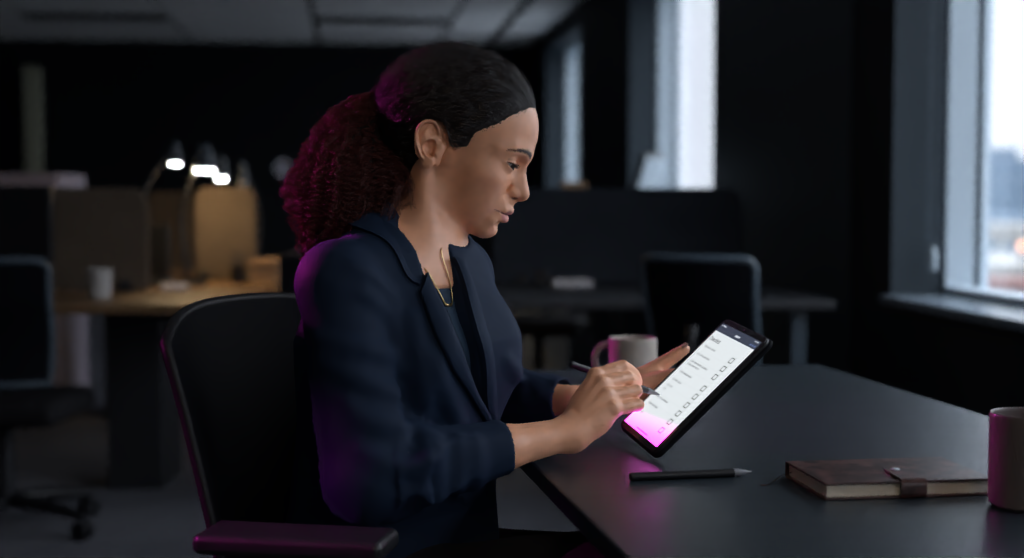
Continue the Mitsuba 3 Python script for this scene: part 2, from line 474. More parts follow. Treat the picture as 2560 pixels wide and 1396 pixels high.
# the blind's pull chain in the first window
wr = lambda o, v, z: RU * (U_R + o) + RV * v + np.array([0, 0, z])
bc = thing('blind_chain', 'looped pull chain with a small weight hanging in the window opening', 'chain')
loop = [wr(0.105, 4.57, 2.4)] + [wr(0.105, 4.57, z) for z in np.linspace(2.3, 0.95, 8)] + [wr(0.112, 4.57, 0.915), wr(0.125, 4.57, 0.90), wr(0.138, 4.57, 0.915)] + [wr(0.145, 4.57, z) for z in np.linspace(0.95, 2.3, 8)] + [wr(0.145, 4.57, 2.4)]
put('chain', tube(loop, 0.0035, 6), 'steel_blue', bc, True)
put('weight', place(lathe([(0, -0.05), (0.012, -0.045), (0.014, 0.0), (0.008, 0.03), (0, 0.035)], 16), None, wr(0.125, 4.57, 0.885)), 'frame_metal', bc, True)
put('bracket', rbox((U_R + 0.09, 4.54, 2.39), (U_R + 0.16, 4.61, 2.437), 0.004), 'dark_metal', bc, 30)
# ---------------------------------------------------------------- the woman: head, neck and chest as one distance field
HEAD_O = at(1123, 385, 1.90)
_psi, _th = math.radians(8), math.radians(20.5)
_f = np.array([math.cos(_psi) * math.cos(_th), -math.sin(_psi) * math.cos(_th), -math.sin(_th)])
_l = np.array([math.sin(_psi), math.cos(_psi), 0])
HEAD_R = np.stack([_f, _l, np.cross(_f, _l)], 1)          # columns: forward, her left, up


def to_head(p):
    return ((p - HEAD_O.astype(p.dtype)) @ HEAD_R.astype(p.dtype)) * 1000


def from_head(q):
    return (np.asarray(q, float) / 1000) @ HEAD_R.T + HEAD_O


EYE_C = np.array([81.6, 30.5, 16.2])
EYE_RAD = 12.0


_c, _s = math.cos(math.radians(-18)), math.sin(math.radians(-18))
TILT = np.array([[_c, 0, -_s], [0, 1, 0], [_s, 0, _c]])


def head_field(q):
    """Distance (mm) in the head's frame: x forward, y her left, z up, origin between the ear canals."""
    s = q.copy()
    s[:, 1] = np.abs(s[:, 1])
    x, y, z = s[:, 0], s[:, 1], s[:, 2]
    d = ellipsoid(s, (2, 0, 50), (104, 71, 84))
    d = smin(d, ellipsoid(s, (-48, 0, 42), (56, 66, 62)), 20)
    # middle of the face and jaw
    face = ellipsoid(s, (48, 0, -12), (47, 53, 72))
    face = smin(face, ellipsoid(s, (71, 0, -44), (27.5, 31, 27)), 14)
    face = smin(face, ellipsoid(s, (58, 38, -8), (26, 17, 17)), 26)
    face = smin(face, cone(s, (8, 42, -10), (13, 38, -50), 17, 14), 20)
    face = smin(face, cone(s, (13, 38, -53), (76, 11, -74), 13.5, 14), 16)
    face = smin(face, ellipsoid(s, (79.5, 0, -74), (18.0, 17, 14.8)), 12)
    face = smin(face, ellipsoid(s, (50, 28, -36), (31, 21, 30)), 18)
    d = smin(d, face, 18)
    # brow ridge
    d = smin(d, chain(s, np.array([(96.5, 6, 31), (94, 22, 36), (83, 38, 37), (70, 46, 32)]), (6.5, 7, 6.5, 4)), 16)
    # eye hollow, inner corner
    d = smax(d, -ellipsoid(s, (98, 30, 17), (13, 17, 11)), 10)
    d = smax(d, -ellipsoid(s, (97, 43, 15), (10, 9, 9)), 8)
    d = smax(d, -ellipsoid(s, (101, 15.5, 13), (9, 6, 11)), 8)
    # lids round the eyeball, the slit for the downcast gaze
    e = s - EYE_C.astype(s.dtype)
    r = np.sqrt((e ** 2).sum(-1)) + 1e-6
    lid = r - 13.4
    az = np.arctan2(e[:, 1], e[:, 0])                       # outwards positive
    el = np.arcsin(np.clip(e[:, 2] / r, -1, 1))
    t = np.clip((az - math.radians(20)) / math.radians(60), -1, 1)
    upper = math.radians(8) - math.radians(12) * t ** 2 + math.radians(11) * t
    lower = math.radians(-19) + math.radians(16) * t ** 2 + math.radians(11) * t
    crease = np.abs(el - (math.radians(30) - math.radians(16) * t ** 2))
    lid = lid + 1.3 * np.exp(-(crease / 0.10) ** 2)
    lid = lid - 0.7 * np.exp(-((el - upper - 0.06) / 0.07) ** 2) - 0.5 * np.exp(-((el - lower + 0.07) / 0.08) ** 2)
    d = smin(d, lid, 6)
    slit = np.maximum(np.maximum(el - upper, lower - el) * 12.5, (np.abs(az - math.radians(20)) - math.radians(60)) * 12.5)
    slit = np.maximum(slit, -2.0 - e[:, 0])
    d = smax(d, -np.maximum(slit, EYE_RAD - 0.8 - r), 0.8)
    # nose
    nose = chain(s, np.array([(95.8, 0, 22), (97.8, 0, 15), (102.4, 0, 2), (108, 0, -9), (112.4, 0, -15.8)]), (7.0, 6.3, 7.5, 8.2, 9.4), 6)
    nose = smin(nose, cone(s, (88, 8.5, 6), (96, 8.5, -16), 6.5, 8.0), 12)
    nose = smin(nose, ellipsoid(s, (100.4, 9.8, -18.6), (9.2, 5.8, 7.0)), 3.5)
    nose = smin(nose, cone(s, (112, 0, -19), (101, 0, -27), 5.5, 5), 4)
    d = smin(d, nose, 6)
    d = smax(d, -ellipsoid(s, (105.8, 8.6, -26.6), (6.4, 4.6, 3.7), R=TILT), 1.6)
    d = smax(d, -cone(s, (105, 8.0, -26), (103, 6.6, -19), 2.6, 2.0), 1.5)
    # groove round the nose wing
    d = smax(d, -chain(s, np.array([(94.5, 14.6, -11), (91.0, 16.6, -18), (92.5, 17.0, -25)]), (0.0, 0.6, 0.2)), 8)
    # mouth
    d = smin(d, cone(s, (98.5, 0, -30), (99.5, 0, -38), 6.8, 6.8), 8)
    mx = np.array([(103.4, 0, -43.4), (102.6, 6, -42.8), (97.5, 14, -43.8), (86.0, 24.5, -45.6)])
    d = smin(d, chain(s, mx, (5.6, 5.6, 4.6, 2.2), 3), 3.5)
    lx = np.array([(100.4, 0, -56.6), (99.7, 6, -56.2), (96.0, 13, -52.9), (91.0, 18.5, -49.9), (85.5, 24, -47.2)])
    d = smin(d, chain(s, lx, (6.1, 5.7, 4.0, 2.7, 1.2), 3), 3)
    d = smin(d, ellipsoid(s, (85, 15, -60), (10, 10, 9)), 9)
    gx = np.array([(107.5, 0, -49.8), (106.2, 6, -49.2), (101, 14.5, -48.5), (91.0, 24.0, -46.6), (84.5, 28, -45.4)])
    d = smax(d, -chain(s, gx, (1.0, 1.0, 1.1, 1.3, 1.0)), 2.2)
    # chin crease, chin dimple side, nasolabial fold
    d = smax(d, -chain(s, np.array([(103.0, 0, -67.5), (99.0, 8, -67.0), (94, 14, -65)]), (4.6, 3.2, 0.6)), 8)
    d = smin(d, ellipsoid(s, (84, 14, -36), (13, 13, 11)), 12)
    d = smin(d, ear_field(s), 2.5)
    return d


EAR_HELIX = spline([(-13, 71, 10), (-8, 73.5, 20), (-11, 76, 29), (-19, 79, 34.5), (-28, 82, 32), (-33.5, 84.5, 22), (-33, 85, 9), (-26, 83.5, -4), (-17, 80.5, -14)], 16)
EAR_ANTI = spline([(-20, 76, 26), (-24.5, 80, 14), (-24, 80.5, 4), (-18.5, 79, -4), (-12.5, 77.5, -8), (-6.5, 76, -11.5)], 10)
EAR_ANTI2 = spline([(-22.5, 79.5, 14), (-17, 76.5, 17), (-10, 73, 18)], 5)


def ear_field(s):
    near = np.abs(s - np.array((-16, 75, 8), s.dtype)).max(-1) < 60
    d = np.full(len(s), 40.0, s.dtype)
    q = s[near]
    if not len(q):
        return d
    # a tilted dish between the skull and the rim
    n = np.array((0.36, 0.93, 0.05)); n /= np.linalg.norm(n)
    plate = ellipsoid(q, (-19, 74.5, 10), (16.5, 3.3, 27), R=np.stack([np.cross(n, (0, 0, 1.0)) / np.linalg.norm(np.cross(n, (0, 0, 1.0))), n, np.array((0.0, 0, 1.0))], 1))
    e = smin(plate, cone(q, (-12, 60, 6), (-12, 66, 2), 14, 9), 4)
    e = smin(e, cone(q, (-14, 62, 12), (-19, 73, 8), 14, 11), 6)
    e = smin(e, chain(q, EAR_HELIX, np.r_[1.8, np.full(13, 2.5), 2.1, 1.7]), 2.5)
    e = smin(e, chain(q, EAR_ANTI, np.full(10, 2.5)), 3)
    e = smin(e, chain(q, EAR_ANTI2, np.full(5, 1.9)), 3)
    e = smin(e, ellipsoid(q, (-9, 76.5, -17.5), (8.2, 3.4, 9.0)), 5)                 # lobe
    e = smax(e, -ellipsoid(q, (-13, 78, 3), (8.5, 6.5, 9.5)), 3)                     # concha
    e = smax(e, -ellipsoid(q, (-9.5, 76.5, -3), (5.2, 6.5, 7)), 3)
    e = smax(e, -ellipsoid(q, (-15, 78.5, 22), (4.5, 3.5, 5)), 3)
    e = smin(e, cone(q, (-1.5, 70, 3), (-2.5, 73.5, -3), 4.2, 3.6), 4)               # tragus
    e = smin(e, cone(q, (0, 69, 8), (0, 68, -14), 5, 5), 6)
    d[near] = e
    return d


# neck and chest, in the place's own axes (metres)
def N(px, py, y):
    return at(px, py, y)


BODY_YAW = math.radians(29)
B_F = np.array([math.cos(BODY_YAW), -math.sin(BODY_YAW), 0])      # the way the chest faces
B_R = np.array([-math.sin(BODY_YAW), -math.cos(BODY_YAW), 0])     # towards her right
SH_C = at(1016, 655, 1.89)                                       # between the shoulders
SH_R = SH_C + 0.156 * B_R + np.array([0, 0, -0.026])
SH_L = SH_C - 0.128 * B_R + np.array([0, 0, -0.030])
NECK_T = from_head((-14, 0, -30))
NECK_B = SH_C + 0.005 * B_F + np.array([0, 0, -0.005])
NOTCH = at(1090, 693, 1.845)                                     # hollow between the collar bones


def skin_field(p):
    q = to_head(p)
    d = head_field(q) * 0.001
    dn = cone(p, NECK_T, NECK_B, 0.045, 0.050)
    dn = smin(dn, cone(p, from_head((22, 0, -70)), NOTCH - 0.033 * B_F + np.array([0, 0, 0.01]), 0.022, 0.030), 0.04)
    # shoulders, upper chest
    tr = np.minimum(cone(p, NECK_B + [0, 0, 0.02], SH_R, 0.05, 0.045), cone(p, NECK_B + [0, 0, 0.02], SH_L, 0.05, 0.045))
    dn = smin(dn, tr, 0.05)
    ch = SH_C + np.array([0, 0, -0.10]) + 0.015 * B_F
    R = np.stack([B_F, B_R, np.array([0, 0, 1.0])], 1)
    dn = smin(dn, ellipsoid(p, ch, (0.076, 0.14, 0.13), R), 0.05)
    # the two neck muscles and the collar bones
    for sgn in (1, -1):
        a = from_head((-14, -sgn * 54, -26))
        b = NOTCH + sgn * 0.014 * B_R - 0.008 * B_F
        dn = smin(dn, cone(p, a, b, 0.008, 0.0055), 0.03)
        dn = smin(dn, cone(p, b + [0, 0, -0.006], NECK_B + sgn * 0.12 * B_R + 0.03 * B_F + [0, 0, -0.0], 0.006, 0.007), 0.014)
    dn = smax(dn, -ellipsoid(p, NOTCH + 0.004 * B_F + [0, 0, 0.004], (0.008, 0.009, 0.009)), 0.012)
    return smin(d, dn, 0.012)


def skin_colour(v):
    """The skin's colour: lips, brows, the darker lid edge, faint blush, mouth and nostril shade painted in; per vertex."""
    q = to_head(v)
    s = q.copy()
    s[:, 1] = np.abs(s[:, 1])
    base = np.array([0.70, 0.350, 0.205])
    c = np.tile(base, (len(v), 1))
    n = meshkit.fbm(v * 90, 3, 2)
    c *= (0.93 + 0.14 * n)[:, None]

    def blend(w, col):
        w = np.clip(w, 0, 1)[:, None]
        c[:] = c * (1 - w) + np.array(col) * w
    ss = lambda a, b, x: np.clip((x - a) / (b - a), 0, 1) ** 2 * (3 - 2 * np.clip((x - a) / (b - a), 0, 1))
    # blush
    blend(0.35 * np.exp(-(((s - [72, 50, -14]) / [22, 20, 14]) ** 2).sum(-1)), (0.68, 0.275, 0.18))
    # lips
    up = chain(s, np.array([(106, 0, -45.0), (104, 7, -44.4), (98, 15, -45.4), (88, 24, -47.0)]), (4.6, 4.9, 3.6, 0.9))
    lo = chain(s, np.array([(104, 0, -55.6), (103, 6, -55.4), (98, 13, -52.4), (92, 18.5, -49.6), (87, 23.5, -47.2)]), (6.2, 5.8, 4.2, 2.8, 0.9))
    near = (s[:, 2] < -36) & (s[:, 2] > -66) & (s[:, 0] > 80)
    blend(near * ss(1.0, -0.8, np.minimum(up, lo)) * 0.85, (0.54, 0.20, 0.185))
    blend(near * ss(1.0, -0.6, up) * (lo > 0.5) * 0.5, (0.24, 0.095, 0.085))
    # crease shade of the closed mouth, painted as a dark line
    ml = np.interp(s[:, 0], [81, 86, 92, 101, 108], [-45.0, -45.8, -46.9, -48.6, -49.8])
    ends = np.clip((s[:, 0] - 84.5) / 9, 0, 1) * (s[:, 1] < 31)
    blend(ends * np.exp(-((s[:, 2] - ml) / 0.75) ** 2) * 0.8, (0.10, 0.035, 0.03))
    blend(np.exp(-(np.linalg.norm((s - [105.4, 7.8, -24.5]) / [1.2, 0.8, 1.0], axis=1) / 3.4) ** 4) * 0.85, (0.09, 0.03, 0.022))  # shade inside the nostrils, painted over the shallow hollows
    # brows
    bu = np.clip((s[:, 1] - 9) / 42, 0, 1)
    bz = 34.5 + 14 * bu - 15.5 * bu ** 2.6
    bh = 3.3 * (1 - bu) ** 0.6 + 0.2
    br = np.where((s[:, 0] > 55) & (s[:, 1] > 8.5) & (s[:, 1] < 51), np.abs(s[:, 2] - bz) - bh, 9)
    hairs = meshkit.noise(np.stack([s[:, 0] * 0.9 + s[:, 2] * 0.6, s[:, 1] * 0.9, s[:, 2] * 0.5], -1), 5)
    blend(ss(2.0, -1.2, br + (hairs - 0.5) * 2.2) * 0.97, (0.014, 0.009, 0.008))
    # lash lines and a darker tint over the lids
    e = s - EYE_C
    r = np.linalg.norm(e, axis=1)
    az, el = np.arctan2(e[:, 1], e[:, 0]), np.arcsin(np.clip(e[:, 2] / r, -1, 1))
    t = np.clip((az - math.radians(20)) / math.radians(60), -1, 1)
    upper = math.radians(8) - math.radians(12) * t ** 2 + math.radians(11) * t
    lower = math.radians(-19) + math.radians(16) * t ** 2 + math.radians(11) * t
    onl = (r < 15.5) & (e[:, 0] > -3) & (np.abs(az - math.radians(20)) < math.radians(62))
    blend(onl * np.exp(-((el - upper) / 0.055) ** 2) * 0.95, (0.03, 0.018, 0.014))
    blend(onl * np.exp(-((el - lower) / 0.045) ** 2) * 0.5, (0.10, 0.05, 0.035))
    blend(onl * np.exp(-((el - upper - 0.22) / 0.22) ** 2) * 0.35, (0.25, 0.12, 0.085))
    # ear piercing
    blend((np.linalg.norm(s - [-8.5, 80, -16], axis=1) < 2.0) * 0.0, (0.2, 0.1, 0.08))
    return np.clip(c, 0, 1)
# ---------------------------------------------------------------- the woman: trunk, arms, clothes
FOLDS = []
BR3 = np.stack([B_F, B_R, np.array([0, 0, 1.0])], 1)              # body axes: forward, right, up
TRUNK_X = np.array([[0.40, -0.185, 1.93], [0.56, -0.170, 1.915], [0.80, -0.150, 1.898], [1.00, -0.144, 1.892], [1.10, -0.138, 1.890]])


def trunk(p, za, a, b, k=1.0):
    """Elliptic cross sections stacked along z: za heights, a half depths, b half widths."""
    z = p[:, 2]
    cx, cy = np.interp(z, TRUNK_X[:, 0], TRUNK_X[:, 1]), np.interp(z, TRUNK_X[:, 0], TRUNK_X[:, 2])
    dx, dy = p[:, 0] - cx, p[:, 1] - cy
    u, v = dx * B_F[0] + dy * B_F[1], dx * B_R[0] + dy * B_R[1]
    A, B = np.interp(z, za, a), np.interp(z, za, b)
    r = np.sqrt((u / A) ** 2 + (v / B) ** 2) + 1e-6
    g = np.sqrt((u / A ** 2) ** 2 + (v / B ** 2) ** 2) + 1e-6
    return np.maximum((r - 1) * r / g, z - 1.055).astype(p.dtype), u, v


ELB_R = at(922, 1192, 1.70)
WR_R = at(1425, 1084, 1.815)
ELB_L = at(1116, 978, 2.135)
WR_L = at(1432, 1003, 2.015)
CUFF_R = ELB_R + 0.665 * (WR_R - ELB_R)
CUFF_L = ELB_L + 0.93 * (WR_L - ELB_L)
Z_S = [0.44, 0.50, 0.58, 0.68, 0.80, 0.90, 0.97, 1.02, 1.06]


def shirt_field(p):
    d, u, v = trunk(p, Z_S, [0.11, 0.112, 0.108, 0.098, 0.102, 0.112, 0.088, 0.060, 0.03], [0.165, 0.165, 0.15, 0.135, 0.142, 0.150, 0.135, 0.10, 0.05])
    for sg_ in (1, -1):
        bc = SH_C + 0.060 * sg_ * B_R + 0.062 * B_F + np.array([0, 0, -0.125])
        d = smin(d, ellipsoid(p, bc, (0.052, 0.055, 0.058), BR3), 0.05)
    d = smax(d, 0.44 - p[:, 2], 0.02)
    # round neckline
    d = smax(d, -ellipsoid(p, NOTCH + np.array([0, 0, 0.048]) - 0.01 * B_F, (0.075, 0.075, 0.055), BR3), 0.004)
    return d


def folds(p, a, b, amp, freq, seed):
    """Cloth creases that run round a sleeve from a to b."""
    ax = (b - a) / np.linalg.norm(b - a)
    t = (p - a) @ ax
    q = p - a - t[:, None] * ax
    ang = np.arctan2(q[:, 2], q[:, 1])
    w = meshkit.noise(np.stack([t * freq + 0.55 * np.sin(ang + seed), np.cos(ang) * 1.1, np.sin(ang) * 1.1], -1), seed)
    w2 = meshkit.noise(np.stack([t * freq * 2.3 + 0.8 * np.cos(ang), np.cos(ang) * 1.7, np.sin(ang) * 1.7], -1), seed + 9)
    return (amp * ((1 - np.abs(2 * w - 1)) ** 2 - 0.35) + 0.4 * amp * (w2 - 0.5)).astype(p.dtype)


def jacket_trunk(p):
    d, u, v = trunk(p, Z_S, [0.150, 0.152, 0.142, 0.126, 0.124, 0.130, 0.105, 0.078, 0.045], [0.20, 0.20, 0.185, 0.165, 0.168, 0.172, 0.150, 0.115, 0.07])
    for sg_ in (1, -1):
        bc = SH_C + 0.064 * sg_ * B_R + 0.072 * B_F + np.array([0, 0, -0.125])
        d = smin(d, ellipsoid(p, bc, (0.052, 0.058, 0.062), BR3), 0.06)
    # shoulder line, padded
    tr = cone(p, NECK_B + [0, 0, 0.012], SH_R + [0, 0, 0.012], 0.055, 0.044)
    tr = np.minimum(tr, cone(p, NECK_B + [0, 0, 0.012], SH_L + [0, 0, 0.012], 0.055, 0.044))
    d = smin(d, tr, 0.05)
    # soft drape down the front and back
    d = d - 0.0022 * np.sin(p[:, 2] * 26 + 3 * np.sin(v * 16)) * np.clip(1 - np.abs(p[:, 2] - 0.74) / 0.14, 0, 1)
    d = d - 0.005 * np.exp(-((v - 0.105 + 0.03 * np.sin(p[:, 2] * 14)) / 0.016) ** 2) * (u > 0.02) * np.clip((0.95 - p[:, 2]) / 0.06, 0, 1) * np.clip((p[:, 2] - 0.70) / 0.06, 0, 1)
    d = smax(d, 0.55 - p[:, 2], 0.012)
    return d.astype(p.dtype)


def jacket_field(p):
    d = jacket_trunk(p)
    _, u, v = trunk(p, Z_S, Z_S, Z_S)
    # sleeves
    s = sleeve(p, SH_R, ELB_R, CUFF_R, 0.0345, 3)
    s = np.minimum(s, sleeve(p, SH_L, ELB_L, CUFF_L, 0.0335, 5))
    d = smin(d, s, 0.009)
    for pts_, r_ in FOLDS:
        d = smin(d, chain(p, pts_, r_), 0.020)
    # the neck opening and the deep front opening
    neck = cone(p, NECK_B - [0, 0, 0.02], NECK_T, 0.062, 0.070)
    d = smax(d, -neck, 0.004)
    op = np.maximum(np.maximum(np.interp(p[:, 2], OPEN_Z, OPEN_LO) - v, v - np.interp(p[:, 2], OPEN_Z, OPEN_HI)), -u + 0.02)
    return smax(d, -op.astype(p.dtype), 0.004)


def sleeve(p, s, e, c, rc, seed):
    up = cone(p, s, e, 0.050, 0.052)
    # where the cloth hangs under the bent elbow
    lo = cone(p, e, e + 0.35 * (c - e), 0.050, 0.047)
    lo2 = cone(p, e + 0.35 * (c - e), c, 0.047, rc)
    ax = (c - e) / np.linalg.norm(c - e)
    cut = (p - c) @ ax
    d = smin(smin(up, lo, 0.018), lo2, 0.02)
    wl = np.exp(-(((p - e) @ ax - 0.05) / 0.055) ** 2) + 0.25
    wu = np.exp(-((np.linalg.norm(p - e, axis=1) - 0.08) / 0.06) ** 2) + 0.12
    d = d - folds(p, e, c, 0.0095, 24, seed) * wl * (lo2 < up + 0.02)
    d = d - folds(p, s, e, 0.0100, 14, seed + 2) * np.minimum(wu, 1) * (up < lo + 0.02)
    # the head of the sleeve stands a little over the seam
    d = smin(d, ellipsoid(p, s + [0, 0, 0.006], (0.052, 0.052, 0.054)), 0.012)
    d = smax(d, cut.astype(p.dtype), 0.003)
    hollow = np.maximum(cone(p, c - 0.03 * ax, c + 0.02 * ax, rc - 0.004, rc - 0.0055), -(cut + 0.012))
    return smax(d, -hollow.astype(p.dtype), 0.002)


def march(fn, px, py, near=1.5, far=2.25):
    """Where a line of sight meets a body."""
    ys = np.linspace(near, far, 260)
    pts = np.array([at(px, py, y) for y in ys])
    d = fn(pts)
    k = np.nonzero(d < 0)[0]
    if not len(k):
        return pts[int(np.argmin(d))]
    k = max(k[0], 1)
    t = d[k - 1] / (d[k - 1] - d[k])
    return pts[k - 1] + t * (pts[k] - pts[k - 1])


# front edges of the open jacket: (height z, across v)
OPEN_Z, OPEN_LO, OPEN_HI = np.array([0.0, 2.0]), np.array([9.0, 9.0]), np.array([9.0, 9.0])
_near = [(1064, 684), (1092, 744), (1113, 785), (1132, 835), (1151, 880), (1173, 944), (1205, 1011), (1222, 1085), (1232, 1150)]
_far = [(1128, 636), (1153, 704), (1166, 755), (1181, 811), (1194, 855), (1203, 898), (1209, 985), (1224, 1060), (1232, 1150)]


def body_uv(p):
    cx, cy = np.interp(p[2], TRUNK_X[:, 0], TRUNK_X[:, 1]), np.interp(p[2], TRUNK_X[:, 0], TRUNK_X[:, 2])
    dx, dy = p[0] - cx, p[1] - cy
    return dx * B_F[0] + dy * B_F[1], dx * B_R[0] + dy * B_R[1]



_lines = [[(880, 668), (945, 715), (985, 790)], [(905, 735), (960, 790), (992, 860)], [(800, 842), (880, 872), (965, 890), (1012, 930)], [(812, 905), (900, 950), (985, 985)],
          [(868, 1010), (950, 1062), (1022, 1074), (1058, 1092)], [(1058, 1096), (1066, 1130), (1052, 1180)], [(1092, 1106), (1088, 1170), (1098, 1240)], [(1146, 1100), (1150, 1165), (1142, 1236)], [(1186, 1104), (1192, 1160), (1188, 1215)],
          [(1030, 800), (1046, 880), (1060, 960), (1062, 1040)], [(1085, 900), (1110, 980), (1150, 1060)], [(905, 1130), (960, 1160), (1020, 1172)], [(1300, 930), (1330, 955), (1352, 985)], [(1265, 905), (1300, 960), (1310, 1000)]]
_folds = []
for _l in _lines:
    _p = np.array([march(jacket_field, *q) for q in spline(np.array(_l, float), 7)])
    _in = np.array([0, 0.0042, 0])
    _r = 0.0062 * np.sin(np.linspace(0.35, np.pi - 0.35, 7))
    _folds.append((_p + _in, _r))
FOLDS = _folds
_n3 = [march(jacket_trunk, *q) for q in _near]
_f3 = [march(jacket_trunk, *q) for q in _far]
_zz = np.linspace(0.60, 1.05, 19)
_hi = np.interp(_zz, [q[2] for q in _n3][::-1], [body_uv(q)[1] for q in _n3][::-1])
_lo = np.interp(_zz, [q[2] for q in _f3][::-1], [body_uv(q)[1] for q in _f3][::-1])
_solid_jacket = lambda p: jacket_field(p)


def normal_of(fn, p, h=0.004):
    p = np.asarray(p, float)
    g = np.array([fn((p + e)[None])[0] - fn((p - e)[None])[0] for e in np.eye(3) * h])
    return g / (np.linalg.norm(g) + 1e-9)


def flap(inner, outer, rows, cols, lift, thick, fn):
    """A cloth flap lying on a body between two edge curves (points on the body)."""
    a, b = spline(inner, rows), spline(outer, rows)
    top, bot = [], []
    for i in range(rows):
        for j in range(cols):
            t = j / (cols - 1)
            p = a[i] * (1 - t) + b[i] * t
            n = normal_of(fn, p, 0.012)
            for _ in range(3):
                p = p - n * fn(p[None])[0] * 0.9
            h = lift * (0.55 + 0.9 * math.sin(math.pi * min(t * 0.8 + 0.12, 1)))
            top.append(p + n * (h + thick))
            bot.append(p + n * (h - 0.004))
    return sheet(np.array(top).reshape(rows, cols, 3), np.array(bot).reshape(rows, cols, 3))


def sheet(top, bot):
    """A closed slab between two grids of points."""
    r, c = top.shape[:2]
    v = np.vstack([top.reshape(-1, 3), bot.reshape(-1, 3)])
    i = np.arange(r * c).reshape(r, c)
    q = np.stack([i[:-1, :-1], i[1:, :-1], i[1:, 1:], i[:-1, 1:]], -1).reshape(-1, 4)
    o = r * c
    ring = np.r_[i[0, :-1], i[:-1, -1], i[-1, :0:-1], i[:0:-1, 0]]
    nx = np.roll(ring, -1)
    side = np.stack([ring, nx, nx + o, ring + o], -1)
    quads = np.vstack([q, q[:, ::-1] + o, side])
    m = trimesh.Trimesh(v, np.vstack([quads[:, [0, 1, 2]], quads[:, [0, 2, 3]]]), process=False)
    if m.volume < 0:
        m.invert()
    return m
# ---------------------------------------------------------------- hands
TAB_C = np.array([0.2458, 1.9182, 0.8340])                        # the tablet: centre of its screen face, axes across, up, out
TAB_R = np.array([[0.2289, 0.7152, -0.6604], [-0.9686, 0.0999, -0.2276], [-0.0968, 0.6917, 0.7156]])
TAB_W, TAB_H, TAB_T = 0.1535, 0.2168, 0.0085
STY_TIP = np.array([0.20739, 1.95832, 0.81135]) + 0.0004 * TAB_R[:, 2]
STY_TOP = at(1425, 910, 1.88)


def tab(x, y, z):
    return TAB_C + TAB_R @ np.array([x, y, z])


def sty(t):
    return STY_TIP + t * (STY_TOP - STY_TIP)


# right hand: wrist, knuckles, finger joints
R_MCP = [at(1490, 941, 1.862), at(1505, 962, 1.848), at(1517, 993, 1.836), at(1533, 1024, 1.828)]
R_PIP = [at(1557, 917, 1.882), at(1570, 946, 1.874), at(1590, 978, 1.858), at(1596, 1012, 1.846)]
R_DIP = [at(1584, 935, 1.905), at(1588, 960, 1.898), at(1583, 985, 1.884), at(1588, 1016, 1.868)]
R_TIP = [at(1594, 955, 1.916), at(1588, 972, 1.915), at(1562, 990, 1.892), at(1568, 1020, 1.880)]
R_RAD = [(0.0100, 0.0092, 0.0080, 0.0068), (0.0102, 0.0095, 0.0082, 0.0070), (0.0098, 0.0090, 0.0080, 0.0068), (0.0088, 0.0080, 0.0071, 0.0061)]
R_THUMB = [at(1452, 1052, 1.850), at(1497, 1012, 1.888), at(1545, 982, 1.918), at(1582, 974, 1.936)]

L_THUMB = [at(1492, 990, 2.030), at(1588, 953, 2.048), at(1660, 908, 2.056), at(1711, 874, 2.060)]


def _left_fingers():
    out = []
    # fingers under the tablet, crossing its back
    for y, dx, l in ((0.012, 0.030, 1.0), (-0.008, 0.034, 1.06), (-0.028, 0.031, 1.0), (-0.047, 0.024, 0.82)):
        z = -TAB_T - 0.0115
        m = tab(-TAB_W / 2 - 0.020, y - 0.010, z - 0.004)
        out.append([m, tab(-TAB_W / 2 - 0.020 + 0.041 * l, y, z - 0.006), tab(-TAB_W / 2 - 0.020 + 0.066 * l, y + 0.003, z), tab(-TAB_W / 2 - 0.020 + 0.087 * l, y + 0.004, z + 0.0035)])
    return out


L_FING = _left_fingers()


def digit(p, j, r):
    d = chain(p, j, r)
    # a little flesh on the pads and at the joints
    for a, b, ra, rb in zip(j[:-1], j[1:], r[:-1], r[1:]):
        d = smin(d, cone(p, a * 0.7 + b * 0.3, a * 0.35 + b * 0.65, min(ra, rb) * 1.02, min(ra, rb) * 1.02), 0.003)
    return d


def right_hand(p):
    w = WR_R
    fa = cone(p, CUFF_R + 0.35 * (ELB_R - CUFF_R), CUFF_R, 0.030, 0.0275)
    fa = smin(fa, cone(p, CUFF_R, w, 0.0275, 0.0205), 0.01)
    back = at(1450, 1066, 1.826) - w
    # palm: one bone to each knuckle, side by side
    d = None
    for k in range(4):
        root = w + (R_MCP[3] - R_MCP[0]) * (0.10 * (k - 1.5)) + 0.25 * back
        c = cone(p, root, R_MCP[k] + 0.002 * (R_MCP[k] - R_PIP[k]), 0.0150, 0.0108)
        d = c if d is None else smin(d, c, 0.010)
    thick = np.cross(R_MCP[0] - R_MCP[3], R_MCP[1] - w)
    thick /= np.linalg.norm(thick)
    thick *= np.sign(thick[1])                                    # away from the camera: the palm side
    pm = (R_MCP[1] + R_MCP[2]) / 2 * 0.62 + w * 0.38 + thick * 0.008
    d = smin(d, ellipsoid(p, pm, (0.038, 0.015, 0.030), palm_axes(R_MCP[1] - w, thick)), 0.014)
    d = smin(d, cone(p, w + thick * 0.004, R_MCP[3] * 0.55 + w * 0.45 + thick * 0.006, 0.019, 0.016), 0.014)   # heel
    d = smin(d, fa, 0.016)
    d = smin(d, cone(p, w + 0.002 * thick, R_THUMB[0], 0.016, 0.014), 0.012)
    th = digit(p, np.array(R_THUMB), (0.0140, 0.0115, 0.0098, 0.0076))
    d = smin(d, th, 0.010)
    for k in range(4):
        f = digit(p, np.array([R_MCP[k], R_PIP[k], R_DIP[k], R_TIP[k]]), R_RAD[k])
        d = smin(d, f, 0.0045)
        # knuckle
        d = smin(d, ellipsoid(p, R_MCP[k] - thick * 0.0035, (0.0085,) * 3), 0.006)
    # tendons on the back of the hand
    for k in range(4):
        d = smin(d, cone(p, w * 0.62 + R_MCP[k] * 0.38 - thick * 0.0125, R_MCP[k] - thick * 0.0085, 0.0022, 0.0030), 0.008)
    return d


